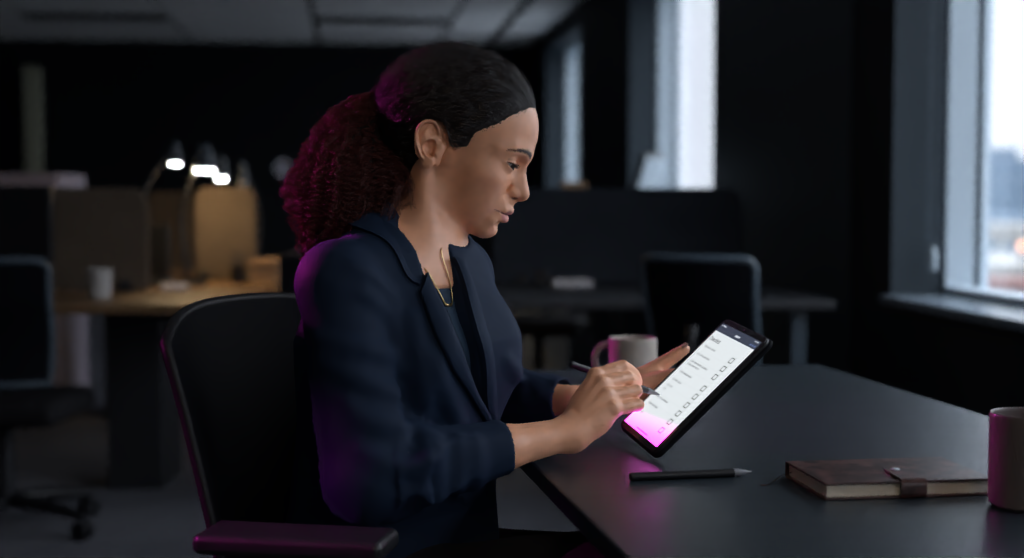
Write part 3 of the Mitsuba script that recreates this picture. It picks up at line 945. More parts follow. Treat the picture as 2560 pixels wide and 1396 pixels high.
def palm_axes(along, thick):
    a = along - (along @ thick) * thick
    a /= np.linalg.norm(a)
    return np.stack([a, thick, np.cross(a, thick)], 1)


def left_hand(p):
    w = WR_L
    d = cone(p, CUFF_L + 0.2 * (ELB_L - CUFF_L), w, 0.026, 0.021)
    for k in range(4):
        m = L_FING[k][0]
        root = w * 0.8 + m * 0.2
        d = smin(d, cone(p, root, m, 0.016, 0.0115), 0.012)
    d = smin(d, cone(p, w, L_THUMB[0], 0.018, 0.018), 0.012)
    d = smin(d, cone(p, L_THUMB[0], L_THUMB[1], 0.0185, 0.0150), 0.012)
    d = smin(d, digit(p, np.array(L_THUMB[1:]), (0.0140, 0.0112, 0.0080)), 0.008)
    d = smin(d, cone(p, L_THUMB[1], L_FING[0][0], 0.012, 0.010), 0.016)       # web
    for k in range(4):
        r = np.array((0.0100, 0.0090, 0.0078, 0.0064)) * (0.9 if k == 3 else 1)
        d = smin(d, digit(p, np.array(L_FING[k]), r), 0.005)
    # never into the tablet
    q = (p - TAB_C.astype(p.dtype)) @ TAB_R.astype(p.dtype)
    slab = np.maximum(np.maximum(np.abs(q[:, 0]) - TAB_W / 2 - 0.0030, np.abs(q[:, 1]) - TAB_H / 2 - 0.003), np.abs(q[:, 2] + 0.0055) - 0.0075)
    return smax(d, -slab, 0.002)


def nail_points(j, up, r):
    """A small curved nail on the end of a finger."""
    tip, dip = j[-1], j[-2]
    ax = tip - dip
    ax /= np.linalg.norm(ax)
    up = up - (up @ ax) * ax
    up /= np.linalg.norm(up)
    sd = np.cross(ax, up)
    g = []
    for s in np.linspace(-0.35, 1.0, 8):
        wd = 0.80 * (1 - 0.25 * max(s - 0.6, 0) / 0.4)
        row = []
        for a in np.linspace(-1, 1, 7):
            th = a * wd
            row.append(tip + ax * (s * r * 0.95) + (r * 1.03 - 0.10 * r * max(s, 0) ** 2) * (math.cos(th) * up + math.sin(th) * sd))
        g.append(row)
    g = np.array(g)
    return sheet(g + 0.0002 * up, g - 0.0012 * up)
# ---------------------------------------------------------------- the woman: meshes
scene['skin'] = {'type': 'principled', 'base_color': {'type': 'mesh_attribute', 'name': 'vertex_color'}, 'roughness': 0.40, 'specular': 0.6}
scene['eye_white'] = {'type': 'principled', 'base_color': {'type': 'mesh_attribute', 'name': 'vertex_color'}, 'roughness': 0.16, 'specular': 0.25}
scene['wool'] = {'type': 'principled', 'base_color': {'type': 'rgb', 'value': [0.0085, 0.0175, 0.038]}, 'roughness': 0.7, 'specular': 0.10, 'sheen': 0.04, 'sheen_tint': 0.8}
scene['knit'] = {'type': 'principled', 'base_color': {'type': 'rgb', 'value': [0.020, 0.040, 0.070]}, 'roughness': 0.7, 'specular': 0.2, 'sheen': 0.3}
scene['black_cloth'] = {'type': 'principled', 'base_color': {'type': 'rgb', 'value': [0.010, 0.010, 0.012]}, 'roughness': 0.8, 'specular': 0.2}
scene['gold'] = {'type': 'principled', 'base_color': {'type': 'rgb', 'value': [0.83, 0.60, 0.28]}, 'roughness': 0.22, 'metallic': 1.0}
scene['nail'] = {'type': 'principled', 'base_color': {'type': 'rgb', 'value': [0.42, 0.235, 0.185]}, 'roughness': 0.22, 'specular': 0.5}

person = thing('person', 'woman in navy blazer with curly dark ponytail seated at the table, writing on a tablet', 'person')

head_mesh = surface_nets(lambda p: smax(skin_field(p), (NOTCH[2] - 0.016) - p[:, 2], 0.01), HEAD_O + [-0.20, -0.20, -0.255], HEAD_O + [0.15, 0.20, 0.16], H_HEAD)
rh = surface_nets(right_hand, CUFF_R + [-0.07, -0.07, -0.06], np.array([0.23, 1.98, 0.94]), H_HAND)
lh = surface_nets(left_hand, np.array([-0.02, 1.88, 0.70]), np.array([0.30, 2.14, 0.95]), H_HAND)


def under_clothes(p):
    d, u, v = trunk(p, Z_S, [0.10, 0.10, 0.096, 0.088, 0.092, 0.09, 0.075, 0.05, 0.03], [0.15, 0.15, 0.135, 0.12, 0.128, 0.13, 0.12, 0.08, 0.04])
    for s_, e_, c_ in ((SH_R, ELB_R, CUFF_R), (SH_L, ELB_L, CUFF_L)):
        d = smin(d, chain(p, np.array([s_, e_, e_ * 0.3 + c_ * 0.7]), (0.036, 0.034, 0.022)), 0.02)
    for kn, an, hp in LEGS:
        d = smin(d, chain(p, np.array([hp, kn, an]), (0.062, 0.042, 0.032)), 0.02)
    return d


def leg_points():
    out = []
    for hp, kn, an in (((-0.215, 1.815, 0.530), (0.205, 1.690, 0.630), (0.250, 1.700, 0.170)), ((-0.130, 2.000, 0.530), (0.260, 1.930, 0.545), (0.130, 1.930, 0.100))):
        out.append((np.array(kn), np.array(an), np.array(hp)))
    return out


LEGS = leg_points()
inner_mesh = surface_nets(under_clothes, [-0.42, 1.55, 0.06], [0.36, 2.25, 1.03], 0.010)
body_mesh = cat([head_mesh, rh, lh, inner_mesh])
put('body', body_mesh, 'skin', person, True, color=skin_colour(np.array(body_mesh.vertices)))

# eyes: white, iris and pupil by the angle from the line of sight
GAZE = np.array([math.cos(math.radians(-12)) * math.cos(0.24), -math.sin(0.24), math.sin(math.radians(-12))])
ball = trimesh.creation.icosphere(5, radius=1)
for sgn in (-1, 1):
    g = GAZE * [1, 1, 1]
    ang = np.degrees(np.arccos(np.clip(ball.vertices @ (g / np.linalg.norm(g)), -1, 1)))
    col = np.tile([0.30, 0.26, 0.24], (len(ang), 1))  # white of the eye, darkened for the shade of the lashes
    rad = meshkit.noise(ball.vertices * 40, 3)[:, None]
    iris = np.array([0.020, 0.011, 0.007]) * (0.6 + 0.8 * rad)
    wi = np.clip((33 - ang) / 2.0, 0, 1)[:, None]
    col = col * (1 - wi) + iris * wi
    wr = np.exp(-((ang - 32) / 2.4) ** 2)[:, None]
    col = col * (1 - 0.8 * wr) + np.array([0.02, 0.012, 0.01]) * 0.8 * wr
    wp = np.clip((12 - ang) / 1.5, 0, 1)[:, None]
    col = col * (1 - wp) + 0.004 * wp
    bulge = EYE_RAD + 0.9 * np.clip(1 - (ang / 34) ** 2, 0, 1) ** 1.0
    v = from_head(ball.vertices * bulge[:, None] + EYE_C * [1, sgn, 1])
    put('eye', trimesh.Trimesh(v, ball.faces, process=False), 'eye_white', person, True, color=col, label='dark brown eye looking down')

# lashes
rng = np.random.default_rng(11)
for sgn in (-1, 1):
    hairs = []
    for row in (0, 1):
        for a in np.linspace(-30, 74, 46 if row == 0 else 26):
            az = math.radians(a + rng.normal(0, 1.0))
            t = np.clip((az - math.radians(20)) / math.radians(60), -1, 1)
            up_ = math.radians(8) - math.radians(12) * t ** 2 + math.radians(11) * t
            lo_ = math.radians(-19) + math.radians(16) * t ** 2 + math.radians(11) * t
            el = up_ if row == 0 else lo_
            dirv = np.array([math.cos(el) * math.cos(az), math.cos(el) * math.sin(az), math.sin(el)])
            ln = (7.5 if row == 0 else 2.2) * rng.uniform(0.75, 1.1) * (0.7 + 0.3 * (t + 1) / 2)
            sdir = dirv + np.array([0.15, 0.25 * math.sin(az), 0])
            pts = []
            for s in np.linspace(0, 1, 5):
                lift = (-0.55 * s + 0.85 * s * s) if row == 0 else -0.55 * s
                pts.append(EYE_C + dirv * 13.0 + (sdir * s * (0.9 if row == 0 else 0.6) + np.array([0, 0, lift])) * ln)
            pts = np.array(pts) * [1, sgn, 1]
            hairs.append(tube(from_head(pts), np.linspace(0.16, 0.04, 5) / 1000 * (1 if row == 0 else 0.7), 4))
    put('eyelashes', cat(hairs), 'black_cloth', person, False)

# nails on the visible fingers of the right hand, and on the left thumb
back_of_hand = at(1500, 990, 1.70) - at(1500, 990, 1.84)
put('fingernail', nail_points([L_THUMB[2], L_THUMB[3]], np.array([-0.5, -0.35, 0.75]), 0.0080), 'nail', person, True)

# ------------------------------------------------ clothes
_in, _out = [march(jacket_trunk, *q) for q in [(1064, 684), (1092, 744), (1113, 785), (1132, 835), (1151, 880), (1173, 944), (1205, 1011), (1222, 1085)]], \
            [march(jacket_trunk, *q) for q in [(1046, 738), (1058, 765), (1070, 800), (1090, 848), (1116, 900), (1148, 955), (1188, 1020), (1218, 1083)]]
lapel_near = flap(_in, _out, 40, 9, 0.0035, 0.0030, jacket_trunk)
_in2, _out2 = [march(jacket_trunk, *q) for q in [(1128, 646), (1152, 704), (1165, 755), (1180, 811), (1193, 855), (1203, 898), (1209, 985), (1224, 1060)]], \
              [march(jacket_trunk, *q) for q in [(1156, 652), (1172, 700), (1186, 742), (1200, 790), (1214, 840), (1226, 890), (1234, 975), (1236, 1050)]]
lapel_far = flap(_in2, _out2, 40, 7, 0.0035, 0.0030, jacket_trunk)

# collar: from the near notch round the back of the neck to the far notch
NECK_C = lambda z: NECK_B + (NECK_T - NECK_B) * ((z - NECK_B[2]) / (NECK_T[2] - NECK_B[2]))
col_in = [at(1073, 692, 1.838), at(1050, 643, 1.830), at(1020, 585, 1.832), at(988, 522, 1.848), at(955, 490, 1.885), at(945, 478, 1.930), at(985, 490, 1.975), at(1060, 540, 1.995), at(1114, 596, 1.985), at(1128, 640, 1.960)]
col_out = [march(_solid_jacket, 1048, 716), march(_solid_jacket, 1022, 700), march(_solid_jacket, 1000, 655), march(_solid_jacket, 966, 606), march(_solid_jacket, 915, 580, 1.6, 2.1), at(870, 555, 1.935), at(915, 545, 2.030), at(1040, 560, 2.055), at(1150, 606, 2.035), at(1162, 648, 2.000)]
ci, co = spline(col_in, 60), spline(col_out, 60)
top, bot = [], []
for i in range(60):
    c = np.array([NECK_C(ci[i][2])[0], NECK_C(ci[i][2])[1], ci[i][2]])
    row_t, row_b = [], []
    for j in range(7):
        t = j / 6
        p = ci[i] * (1 - t) + co[i] * t
        o = p - c
        o[2] = 0
        o /= np.linalg.norm(o)
        o = o * 0.75 + np.array([0, 0, 0.66])
        p = p + o * 0.006 * math.sin(math.pi * t) + o * 0.003
        row_t.append(p + o * 0.002)
        row_b.append(p - o * 0.002)
    top.append(row_t); bot.append(row_b)
collar = sheet(np.array(top), np.array(bot))

OPEN_Z, OPEN_LO, OPEN_HI = np.r_[0.0, 0.6, _zz, 1.2], np.r_[0.05, 0.03, _lo, _lo[-1]], np.r_[0.02, 0.03, _hi, _hi[-1]]
jacket_mesh = surface_nets(jacket_field, [-0.42, 1.50, 0.53], [0.16, 2.26, 1.10], H_CLOTH)
jk = put('jacket', jacket_mesh, 'wool', person, True, label='navy blue wool blazer')
for m in (lapel_near, lapel_far):
    put('lapel', m, 'wool', jk, 40)
put('collar', collar, 'wool', jk, 40)
shirt_mesh = surface_nets(shirt_field, [-0.34, 1.70, 0.43], [0.05, 2.10, 1.07], 0.004)
put('top', shirt_mesh, 'knit', person, True, label='dark navy round-neck top')


def trousers_field(p):
    d, u, v = trunk(p, [0.40, 0.47, 0.56, 0.66], [0.135, 0.135, 0.125, 0.112], [0.185, 0.188, 0.172, 0.150])
    d = smax(smax(d, p[:, 2] - 0.665, 0.01), 0.475 - p[:, 2], 0.03)
    for kn, an, hp in LEGS:
        leg = chain(p, np.array([hp, kn]), (0.088, 0.066))
        leg = smin(leg, cone(p, kn, an, 0.064, 0.052), 0.02)
        ax = (an - kn) / np.linalg.norm(an - kn)
        d = smin(d, smax(leg, ((p - an) @ ax - 0.02).astype(p.dtype), 0.004), 0.03)
    w = meshkit.noise(p * 16, 4)
    return d - 0.004 * (w - 0.5).astype(p.dtype)


put('trousers', surface_nets(trousers_field, [-0.42, 1.55, 0.06], [0.38, 2.25, 0.72], 0.006), 'black_cloth', person, True, label='black trousers')
for kn, an, hp in LEGS:
    ax = np.array([0.93, -0.37, -0.10])
    fld = lambda p: smin(cone(p, an + [0, 0, -0.02], an + [0, 0, -0.045], 0.040, 0.038), smax(chain(p, np.array([an + [0, 0, -0.050], an + ax * 0.09 + [0, 0, -0.055], an + ax * 0.17 + [0, 0, -0.060]]), (0.036, 0.037, 0.026)), (an[2] - 0.088) - p[:, 2], 0.006), 0.02)
    put('shoe', surface_nets(fld, an + [-0.07, -0.14, -0.12], an + [0.24, 0.08, 0.05], 0.006), 'black_cloth', person, True, label='black shoe')

# necklace: a fine chain with a small bar
ch_px = [(1072, 684), (1084, 704), (1100, 733), (1115, 762)]
ch_px2 = [(1131, 761), (1131, 736), (1122, 692), (1112, 661), (1106, 640)]
front = lambda p: np.minimum(shirt_field(p), skin_field(p))
on = lambda q: march(front, *q) - 0.0035 * np.array([0.1, 1.0, -0.1])
_nb = lambda f, r, z: np.array([*(NECK_C(z) + 0.0555 * (math.cos(f) * B_F + math.sin(f) * B_R))[:2], z])
_far_up = [_nb(-1.0, 0, 1.022), _nb(-1.6, 0, 1.040), _nb(-2.3, 0, 1.052), _nb(-3.0, 0, 1.056)]
_near_up = [_nb(2.6, 0, 1.052), _nb(1.9, 0, 1.040), _nb(1.3, 0, 1.018)]
chain_a, chain_b = spline(_near_up + [on(q) for q in ch_px], 70), spline([on(q) for q in ch_px2] + _far_up, 80)
bar_a, bar_b = chain_a[-1], chain_b[0]
nk = put('necklace', cat([tube(chain_a, 0.0009, 6), tube(chain_b, 0.0009, 6)]), 'gold', person, True, label='fine gold necklace chain')
put('pendant_bar', tube(spline([bar_a, (bar_a + bar_b) / 2 + [0, -0.0006, -0.0012], bar_b], 9), [0.0014] + [0.0021] * 7 + [0.0014], 10), 'gold', nk, True, label='small curved gold bar')
# ---------------------------------------------------------------- hair: combed back into a curly ponytail
scene['hair'] = {'type': 'principled', 'base_color': {'type': 'rgb', 'value': [0.009, 0.005, 0.005]}, 'roughness': 0.28, 'specular': 0.55}
scene['hair_under'] = {'type': 'principled', 'base_color': {'type': 'rgb', 'value': [0.006, 0.004, 0.004]}, 'roughness': 0.7, 'specular': 0.2}


scene['ringlet'] = {'type': 'principled', 'base_color': {'type': 'rgb', 'value': [0.052, 0.0125, 0.011]}, 'roughness': 0.38, 'specular': 0.25}  # redder than the scalp hair: crimson rim light put into the colour


def curves(strands, radii):
    """A curve file for many strands (each n x 3, metres) and the shape that reads it."""
    os.makedirs(meshkit.FOLDER, exist_ok=True)
    path = f'{meshkit.FOLDER}/strands_{len(CURVE_FILES)}.txt'
    CURVE_FILES.append(path)
    with open(path, 'w') as f:
        for s, r in zip(strands, radii):
            keep = np.r_[True, np.linalg.norm(np.diff(s, axis=0), axis=1) > 0.0003]
            s = s[keep]
            if len(s) < 5 or not np.isfinite(s).all():
                continue
            s = np.vstack([2 * s[0] - s[1], s, 2 * s[-1] - s[-2]])
            rr = r * np.r_[1, np.full(len(s) - 4, 1.0), 0.8, 0.35, 0.3]
            f.write('\n'.join('%.5f %.5f %.5f %.6f' % (*q, w) for q, w in zip(s, rr)) + '\n\n')
    return path


CURVE_FILES = []
HAIRLINE = np.array([(-140, -60), (-62, -96), (-44, -92), (-33, -60), (-26, -42), (-21, -27), (-19.5, 10), (-19, 40), (-12, 46), (4, 40), (12, 22), (19, 14), (31, 20), (36, 41), (57, 60), (72, 80), (84, 93), (89, 98), (100, 104)], float)
TAIL = np.array([-95.0, 0, 8])


def in_hair(q):
    """How far (mm, about) above the hairline a point of the scalp lies."""
    return q[:, 2] - np.interp(q[:, 0], HAIRLINE[:, 0], HAIRLINE[:, 1])


def scalp_field(q):
    d = ellipsoid(q, (2, 0, 50), (104, 71, 84))
    d = smin(d, ellipsoid(q, (-48, 0, 42), (56, 66, 62)), 20)
    return smin(d, cone(q, (-14, 0, -30), (-20, 0, -90), 46, 46), 25)


def scalp_normal(q):
    h = 0.5
    g = np.stack([scalp_field(q + e) - scalp_field(q - e) for e in np.eye(3) * h], -1)
    return g / (np.linalg.norm(g, axis=1, keepdims=True) + 1e-9)


def cap_field(p):
    q = to_head(p)
    up = in_hair(q) + 4 * (meshkit.noise(q * 0.16, 12) - 0.5)
    bump = 3.2 * (meshkit.noise(np.stack([q[:, 0] * 0.045, q[:, 1] * 0.13, q[:, 2] * 0.13], -1), 8) - 0.5)
    th = 0.3 + 4.2 * np.clip(up / 60, 0, 1) ** 0.8 + bump * 0.5 * np.clip(up / 30, 0, 1)
    ear = np.exp(-(((q * [1, 0, 1] + [0, 1, 0] * np.abs(q) - [-13, 72, 6]) / [16, 14, 24]) ** 2).sum(-1))
    d = np.maximum(scalp_field(q) - th + 3 * ear, -up)
    base = ellipsoid(q, TAIL + [10, 0, 6], (18, 20, 18))
    return (smin(d, base, 14) * 0.001).astype(p.dtype)


cap = surface_nets(cap_field, HEAD_O + [-0.16, -0.12, -0.10], HEAD_O + [0.12, 0.12, 0.16], 0.002)
hr = put('hair', cap, 'hair_under', person, True, label='curly black hair tied back')

rng = np.random.default_rng(5)
# roots spread over the scalp
n_s = N_SCALP
u = rng.normal(size=(n_s * 4, 3))
u /= np.linalg.norm(u, axis=1, keepdims=True)
q = u * [104, 71, 84] + [2, 0, 50]
for _ in range(4):
    q = q - scalp_normal(q) * scalp_field(q)[:, None]
up = in_hair(q)
ok = (up > rng.normal(0, 1.6, len(q))) & (q[:, 2] > -75)
# baby hairs are dense along the front edge
w = np.where(up < 14, 1.0, 0.75)
ok &= rng.random(len(q)) < w
q = q[ok][:n_s]
n_s = len(q)
seed_w = meshkit.noise(q * 0.055, 21)
phase = 2 * np.pi * meshkit.noise(q * 0.045, 31) * 2.4 + rng.normal(0, 0.22, n_s)
steps = 26
dist0 = np.linalg.norm(q - TAIL, axis=1)
path, cur = [q.copy()], q.copy()
amp = 5.4 + 2.4 * rng.random(n_s)
top_h = 5.5 + 7.0 * rng.random(n_s) * np.clip(in_hair(q) / 60 + 0.45, 0.3, 1) + 9 * (seed_w - 0.45) * np.clip(in_hair(q) / 30, 0, 1)
fly = rng.random(n_s) < 0.08
top_h = np.where(fly, top_h + 7 * rng.random(n_s), top_h)
out = [q + scalp_normal(q) * 0.2]
for k in range(1, steps):
    n = scalp_normal(cur)
    d = TAIL - cur
    # first up and back off the hairline, then to the tie
    d = d / (np.linalg.norm(d, axis=1, keepdims=True) + 1e-9) + np.array([0, 0, 0.35]) * np.clip(1 - k / 9, 0, 1)
    d = d - (d * n).sum(-1, keepdims=True) * n
    d /= np.linalg.norm(d, axis=1, keepdims=True) + 1e-9
    stp = np.minimum(dist0 * 1.22 / steps, np.linalg.norm(TAIL - cur, axis=1) * 0.8)[:, None]
    cur = cur + d * stp
    ex = np.clip((cur[:, 0] + 15) / 24, -1, 1)
    rim_z = 9 + 34 * np.sqrt(1 - ex ** 2)
    hit = (np.abs(ex) < 1) & (np.abs(cur[:, 1]) > 50) & (cur[:, 2] < rim_z) & (cur[:, 2] > -28)
    cur[:, 2] = np.where(hit, rim_z, cur[:, 2])
    n = scalp_normal(cur)
    cur = cur - n * scalp_field(cur)[:, None]
    s = k / (steps - 1)
    h = top_h * np.sin(np.pi * min(s * 3.2 + 0.10, 1) * 0.5) * (1 - 0.35 * s)
    side = np.cross(n, d)
    # the waves of her hair
    ph = phase + s * dist0 / 21 * 2 * np.pi / 1.15
    wave = np.minimum(1, s * 5)
    out.append(cur + n * (h + 3.0 * wave * np.sin(ph + 1.3))[:, None] + side * (amp * wave * np.sin(ph))[:, None] * 0.75)
out = np.stack(out, 1)
strands = [from_head(o) for o in out]
# short soft hairs along the hairline
edge = np.nonzero((in_hair(q) < 7) & (q[:, 0] > 8))[0]
fine_hairs = []
for k in range(700):
    r0 = q[edge[rng.integers(len(edge))]] + rng.normal(0, 1.5, 3)
    r0 = r0 - scalp_normal(r0[None])[0] * scalp_field(r0[None])[0]
    if in_hair(r0[None])[0] < -4.5:
        continue
    n = scalp_normal(r0[None])[0]
    d = TAIL + [0, 0, 60] - r0 + rng.normal(0, 45, 3)
    d = d - (d @ n) * n
    d /= np.linalg.norm(d)
    sd = np.cross(n, d)
    ln, wv_, p0 = rng.uniform(8, 24), rng.uniform(1.2, 3.4), rng.uniform(0, 6.28)
    s = np.linspace(0, 1, 9)[:, None]
    fine_hairs.append(from_head(r0 + d * s * ln + n * (3.2 * s * (1 - 0.4 * s)) + sd * wv_ * s * np.sin(s * ln / 3.0 + p0) + n * 0.6 * s * np.cos(s * ln / 3.0 + p0)))
strands += fine_hairs
n_all = len(strands)
scene[hr + '__strands'] = {'type': 'bsplinecurve', 'filename': curves(strands, np.r_[0.00030 * rng.uniform(0.7, 1.2, n_s), np.full(n_all - n_s, 0.00013)]), 'bsdf': {'type': 'ref', 'id': 'hair'}}
labels[hr + '__strands'] = {'kind': 'stuff', 'label': 'black wavy strands combed back'}

# the ponytail: ringlets falling from the tie over her back
SPINE = np.array([at(985, 322, 1.90), at(925, 305, 1.895), at(890, 350, 1.885), at(876, 430, 1.875), at(866, 515, 1.868), at(832, 600, 1.862), at(792, 672, 1.858)])
SPREAD = np.array([0.026, 0.036, 0.054, 0.068, 0.064, 0.044, 0.016])
SPREAD_D = np.array([0.026, 0.034, 0.050, 0.062, 0.060, 0.046, 0.020])
fine_s = np.linspace(0, 1, 200)
sp_f = spline(SPINE, 200)
sw_f = np.interp(fine_s, np.linspace(0, 1, 7), SPREAD)
sd_f = np.interp(fine_s, np.linspace(0, 1, 7), SPREAD_D)
tg_f = np.gradient(sp_f, axis=0)
tg_f /= np.linalg.norm(tg_f, axis=1, keepdims=True)
yv = np.array([0, 1.0, 0])
sx_f = np.cross(yv, tg_f)
sx_f /= np.linalg.norm(sx_f, axis=1, keepdims=True)
ply_s = []
ply_r = []
for c in range(N_CLUMP):
    a = rng.uniform(0, 2 * np.pi)
    rr = math.sqrt(rng.random()) if rng.random() < 0.45 else 0.70 + 0.44 * rng.random()
    ca, cb = rr * math.cos(a), rr * math.sin(a)
    end = np.clip(0.45 + 0.62 * rng.random() ** 0.7, 0.4, 1.0)
    rad = rng.uniform(0.0032, 0.0066)
    pitch = rng.uniform(0.012, 0.019)
    ph0, hand = rng.uniform(0, 2 * np.pi), rng.choice([-1, 1])
    drift = rng.normal(0, 0.22, 2)
    for k in range(CLUMP_N):
        L = end * (0.24 + 0.03 * rng.random())
        m = int(L / pitch * 6.2) + 6
        s = np.linspace(0, end + rng.normal(0, 0.02), m)
        s = np.clip(s, 0, 1)
        ix = s * 199
        i0 = np.minimum(ix.astype(int), 198)
        f = (ix - i0)[:, None]
        ctr = sp_f[i0] * (1 - f) + sp_f[i0 + 1] * f
        jit = rng.normal(0, 0.045, 2)
        grow = np.clip(s / 0.10, 0, 1)
        off_a = (ca + jit[0] + drift[0] * s) * np.interp(s, fine_s, sw_f)
        off_b = (cb + jit[1] + drift[1] * s) * np.interp(s, fine_s, sd_f)
        ang = hand * s * 0.26 / pitch * 2 * np.pi * (1 + 0.25 * np.sin(s * 9 + ph0)) + ph0 + rng.normal(0, 0.45)
        r_ = rad * rng.uniform(0.75, 1.2) * np.clip((s - 0.03) / 0.16, 0, 1)
        # ringlets hang: the coil turns round a nearly upright axis
        t = tg_f[i0]
        x_ = sx_f[i0]
        p = ctr + off_a[:, None] * x_ + off_b[:, None] * yv + (r_ * np.cos(ang))[:, None] * x_ + (r_ * np.sin(ang))[:, None] * yv + (0.35 * r_ * np.sin(ang + 0.8))[:, None] * t
        ply_s.append(p)
        ply_r.append(0.00024 * rng.uniform(0.7, 1.25))
# a few loose fine hairs
for k in range(160):
    i0 = rng.integers(30, 190)
    a = rng.uniform(0, 2 * np.pi)
    st = sp_f[i0] + sw_f[i0] * 0.95 * math.cos(a) * sx_f[i0] + sd_f[i0] * 0.95 * math.sin(a) * yv
    dirv = math.cos(a) * sx_f[i0] + math.sin(a) * yv + 0.9 * tg_f[i0] * rng.uniform(-0.2, 1)
    s = np.linspace(0, 1, 14)[:, None]
    ln = rng.uniform(0.012, 0.032)
    p = st + dirv * s * ln + 0.004 * np.sin(s * 11 + a) * tg_f[i0] + 0.003 * np.cos(s * 9) * yv
    ply_s.append(p)
    ply_r.append(0.00012)
core = None


def tail_core(p):
    d = None
    for i in range(8, 200, 12):
        e = ellipsoid(p, sp_f[i], (sw_f[i] * 0.62, sd_f[i] * 0.62, 0.5 * sw_f[i] + 0.008))
        d = e if d is None else smin(d, e, 0.02)
    return d - 0.006 * (meshkit.noise(p * 110, 6) - 0.5).astype(p.dtype)


pt = put('ponytail', surface_nets(tail_core, sp_f.min(0) - 0.09, sp_f.max(0) + 0.09, 0.004), 'hair_under', hr, True, label='curly ponytail')
scene[hr + '__ringlets'] = {'type': 'bsplinecurve', 'filename': curves(ply_s, ply_r), 'bsdf': {'type': 'ref', 'id': 'ringlet'}}
labels[hr + '__ringlets'] = {'kind': 'stuff', 'label': 'tight curls of the ponytail'}
put('hair_tie', tube(np.array([from_head(TAIL + [2 + 0, 17 * math.cos(a), 17 * math.sin(a)]) for a in np.linspace(0, 2 * np.pi, 24, endpoint=False)]), 0.004, 8, closed=True), 'black_cloth', hr, True)
# ---------------------------------------------------------------- office chairs
def office_chair(label, loc, yaw, back_w=0.44, back_h=0.50, seat_h=0.46, group=None, arms=True, head=False, frame='steel_blue'):
    t = thing('office_chair', label, 'chair', group)
    Rz = rot_z(yaw)
    P = lambda m: place(m, Rz, loc)
    seat = box((-0.22, -0.23, seat_h - 0.05), (0.24, 0.23, seat_h + 0.03), 0.035, 4)
    put('seat', P(seat), 'black_cloth', t, 40)
    # a curved back: x forward, the sitter looks along +x
    z0, z1 = seat_h + 0.09, seat_h + 0.09 + back_h
    nz, ny = 14, 15

    def back_pt(a, b, off):
        y = (a - 0.5) * back_w * (1 - 0.10 * (1 - b))
        z = z0 + (z1 - z0) * b
        x = -0.235 - 0.07 * b + 0.05 * (2 * a - 1) ** 2 + 0.035 * math.sin(math.pi * min(b * 1.5, 1)) * 0.6
        return (x + off, y, z)

    front = np.array([[back_pt(j / (ny - 1), i / (nz - 1), 0.006) for j in range(ny)] for i in range(nz)])
    rear = np.array([[back_pt(j / (ny - 1), i / (nz - 1), -0.006) for j in range(ny)] for i in range(nz)])
    bk = put('backrest', P(sheet(front, rear)), 'mesh_black', t, 40)
    rim = [back_pt(0, b, 0) for b in np.linspace(0, 0.94, 9)] + [back_pt(0.03, 0.985, 0), back_pt(0.09, 1, 0)] + [back_pt(a, 1, 0) for a in np.linspace(0.2, 0.8, 5)] + [back_pt(0.91, 1, 0), back_pt(0.97, 0.985, 0)] + \
          [back_pt(1, b, 0) for b in np.linspace(0.94, 0, 9)] + [back_pt(a, 0, 0) for a in np.linspace(0.85, 0.15, 5)]
    put('frame', P(tube(rim, 0.013, 8, closed=True)), frame, bk, True)
    put('spine', P(tube(spline([(-0.02, 0, seat_h - 0.05), (-0.20, 0, seat_h - 0.06), (-0.285, 0, seat_h + 0.06), (-0.30, 0, z0 + back_h * 0.5)], 14), 0.02, 8)), 'black_plastic', t, True)
    put('column', P(tube([(0, 0, 0.09), (0, 0, seat_h - 0.05)], 0.026, 14)), 'dark_metal', t, 40)
    for k in range(5):
        a = 2 * math.pi * k / 5 + 0.55
        e = np.array([math.cos(a), math.sin(a), 0])
        lg = put('leg', P(tube([e * 0.02 + [0, 0, 0.105], e * 0.17 + [0, 0, 0.098], e * 0.30 + [0, 0, 0.075]], [0.026, 0.022, 0.015], 10)), 'black_plastic', t, 40)
        sd = np.array([-math.sin(a), math.cos(a), 0])
        w = cat([tube([e * 0.30 + sd * s + [0, 0, 0.031], e * 0.30 + sd * (s + 0.018) + [0, 0, 0.031]], 0.030, 16) for s in (-0.024, 0.006)] + [tube([e * 0.30 + [0, 0, 0.03], e * 0.30 + [0, 0, 0.085]], 0.009, 8)])
        put('caster', P(w), 'black_plastic', lg, 40)
    if arms:
        for s in (-1, 1):
            ar = put('armrest', P(box((-0.13, s * 0.275 - 0.04, seat_h + 0.20), (0.13, s * 0.275 + 0.04, seat_h + 0.235), 0.014, 3)), 'black_plastic', t, 40)
            put('post', P(tube([(0.0, s * 0.20, seat_h - 0.03), (0.0, s * 0.265, seat_h - 0.02), (0.0, s * 0.275, seat_h + 0.04), (0.0, s * 0.275, seat_h + 0.21)], 0.015, 8)), 'black_plastic', ar, True)
    if head:
        put('headrest', P(box((-0.33, -0.13, z1 + 0.04), (-0.28, 0.13, z1 + 0.18), 0.024, 3)), 'mesh_black', t, 40)
        put('headrest_post', P(tube([(-0.305, 0, z1 - 0.02), (-0.31, 0, z1 + 0.07)], 0.012, 8)), 'black_plastic', t, True)
    return t


# the chair by the wooden desk, at the frame's left edge; the chair at the dark desk; one beyond it
office_chair('black office chair with blue-grey frame in front of the wooden desk', (-1.64, 4.52, 0), math.radians(90), back_w=0.46, back_h=0.385, seat_h=0.42, arms=False)
office_chair('black mesh office chair tucked up to the dark desk, behind the tablet', (0.70, 4.62, 0), math.radians(62), back_w=0.37, back_h=0.42, seat_h=0.385, arms=False)
office_chair('dark office chair beyond the dark desk, its star base seen under it', (0.13, 6.95, 0), math.radians(-100), back_h=0.44)

# ---------------------------------------------------------------- the wooden desk with lamps
DZ = 0.735


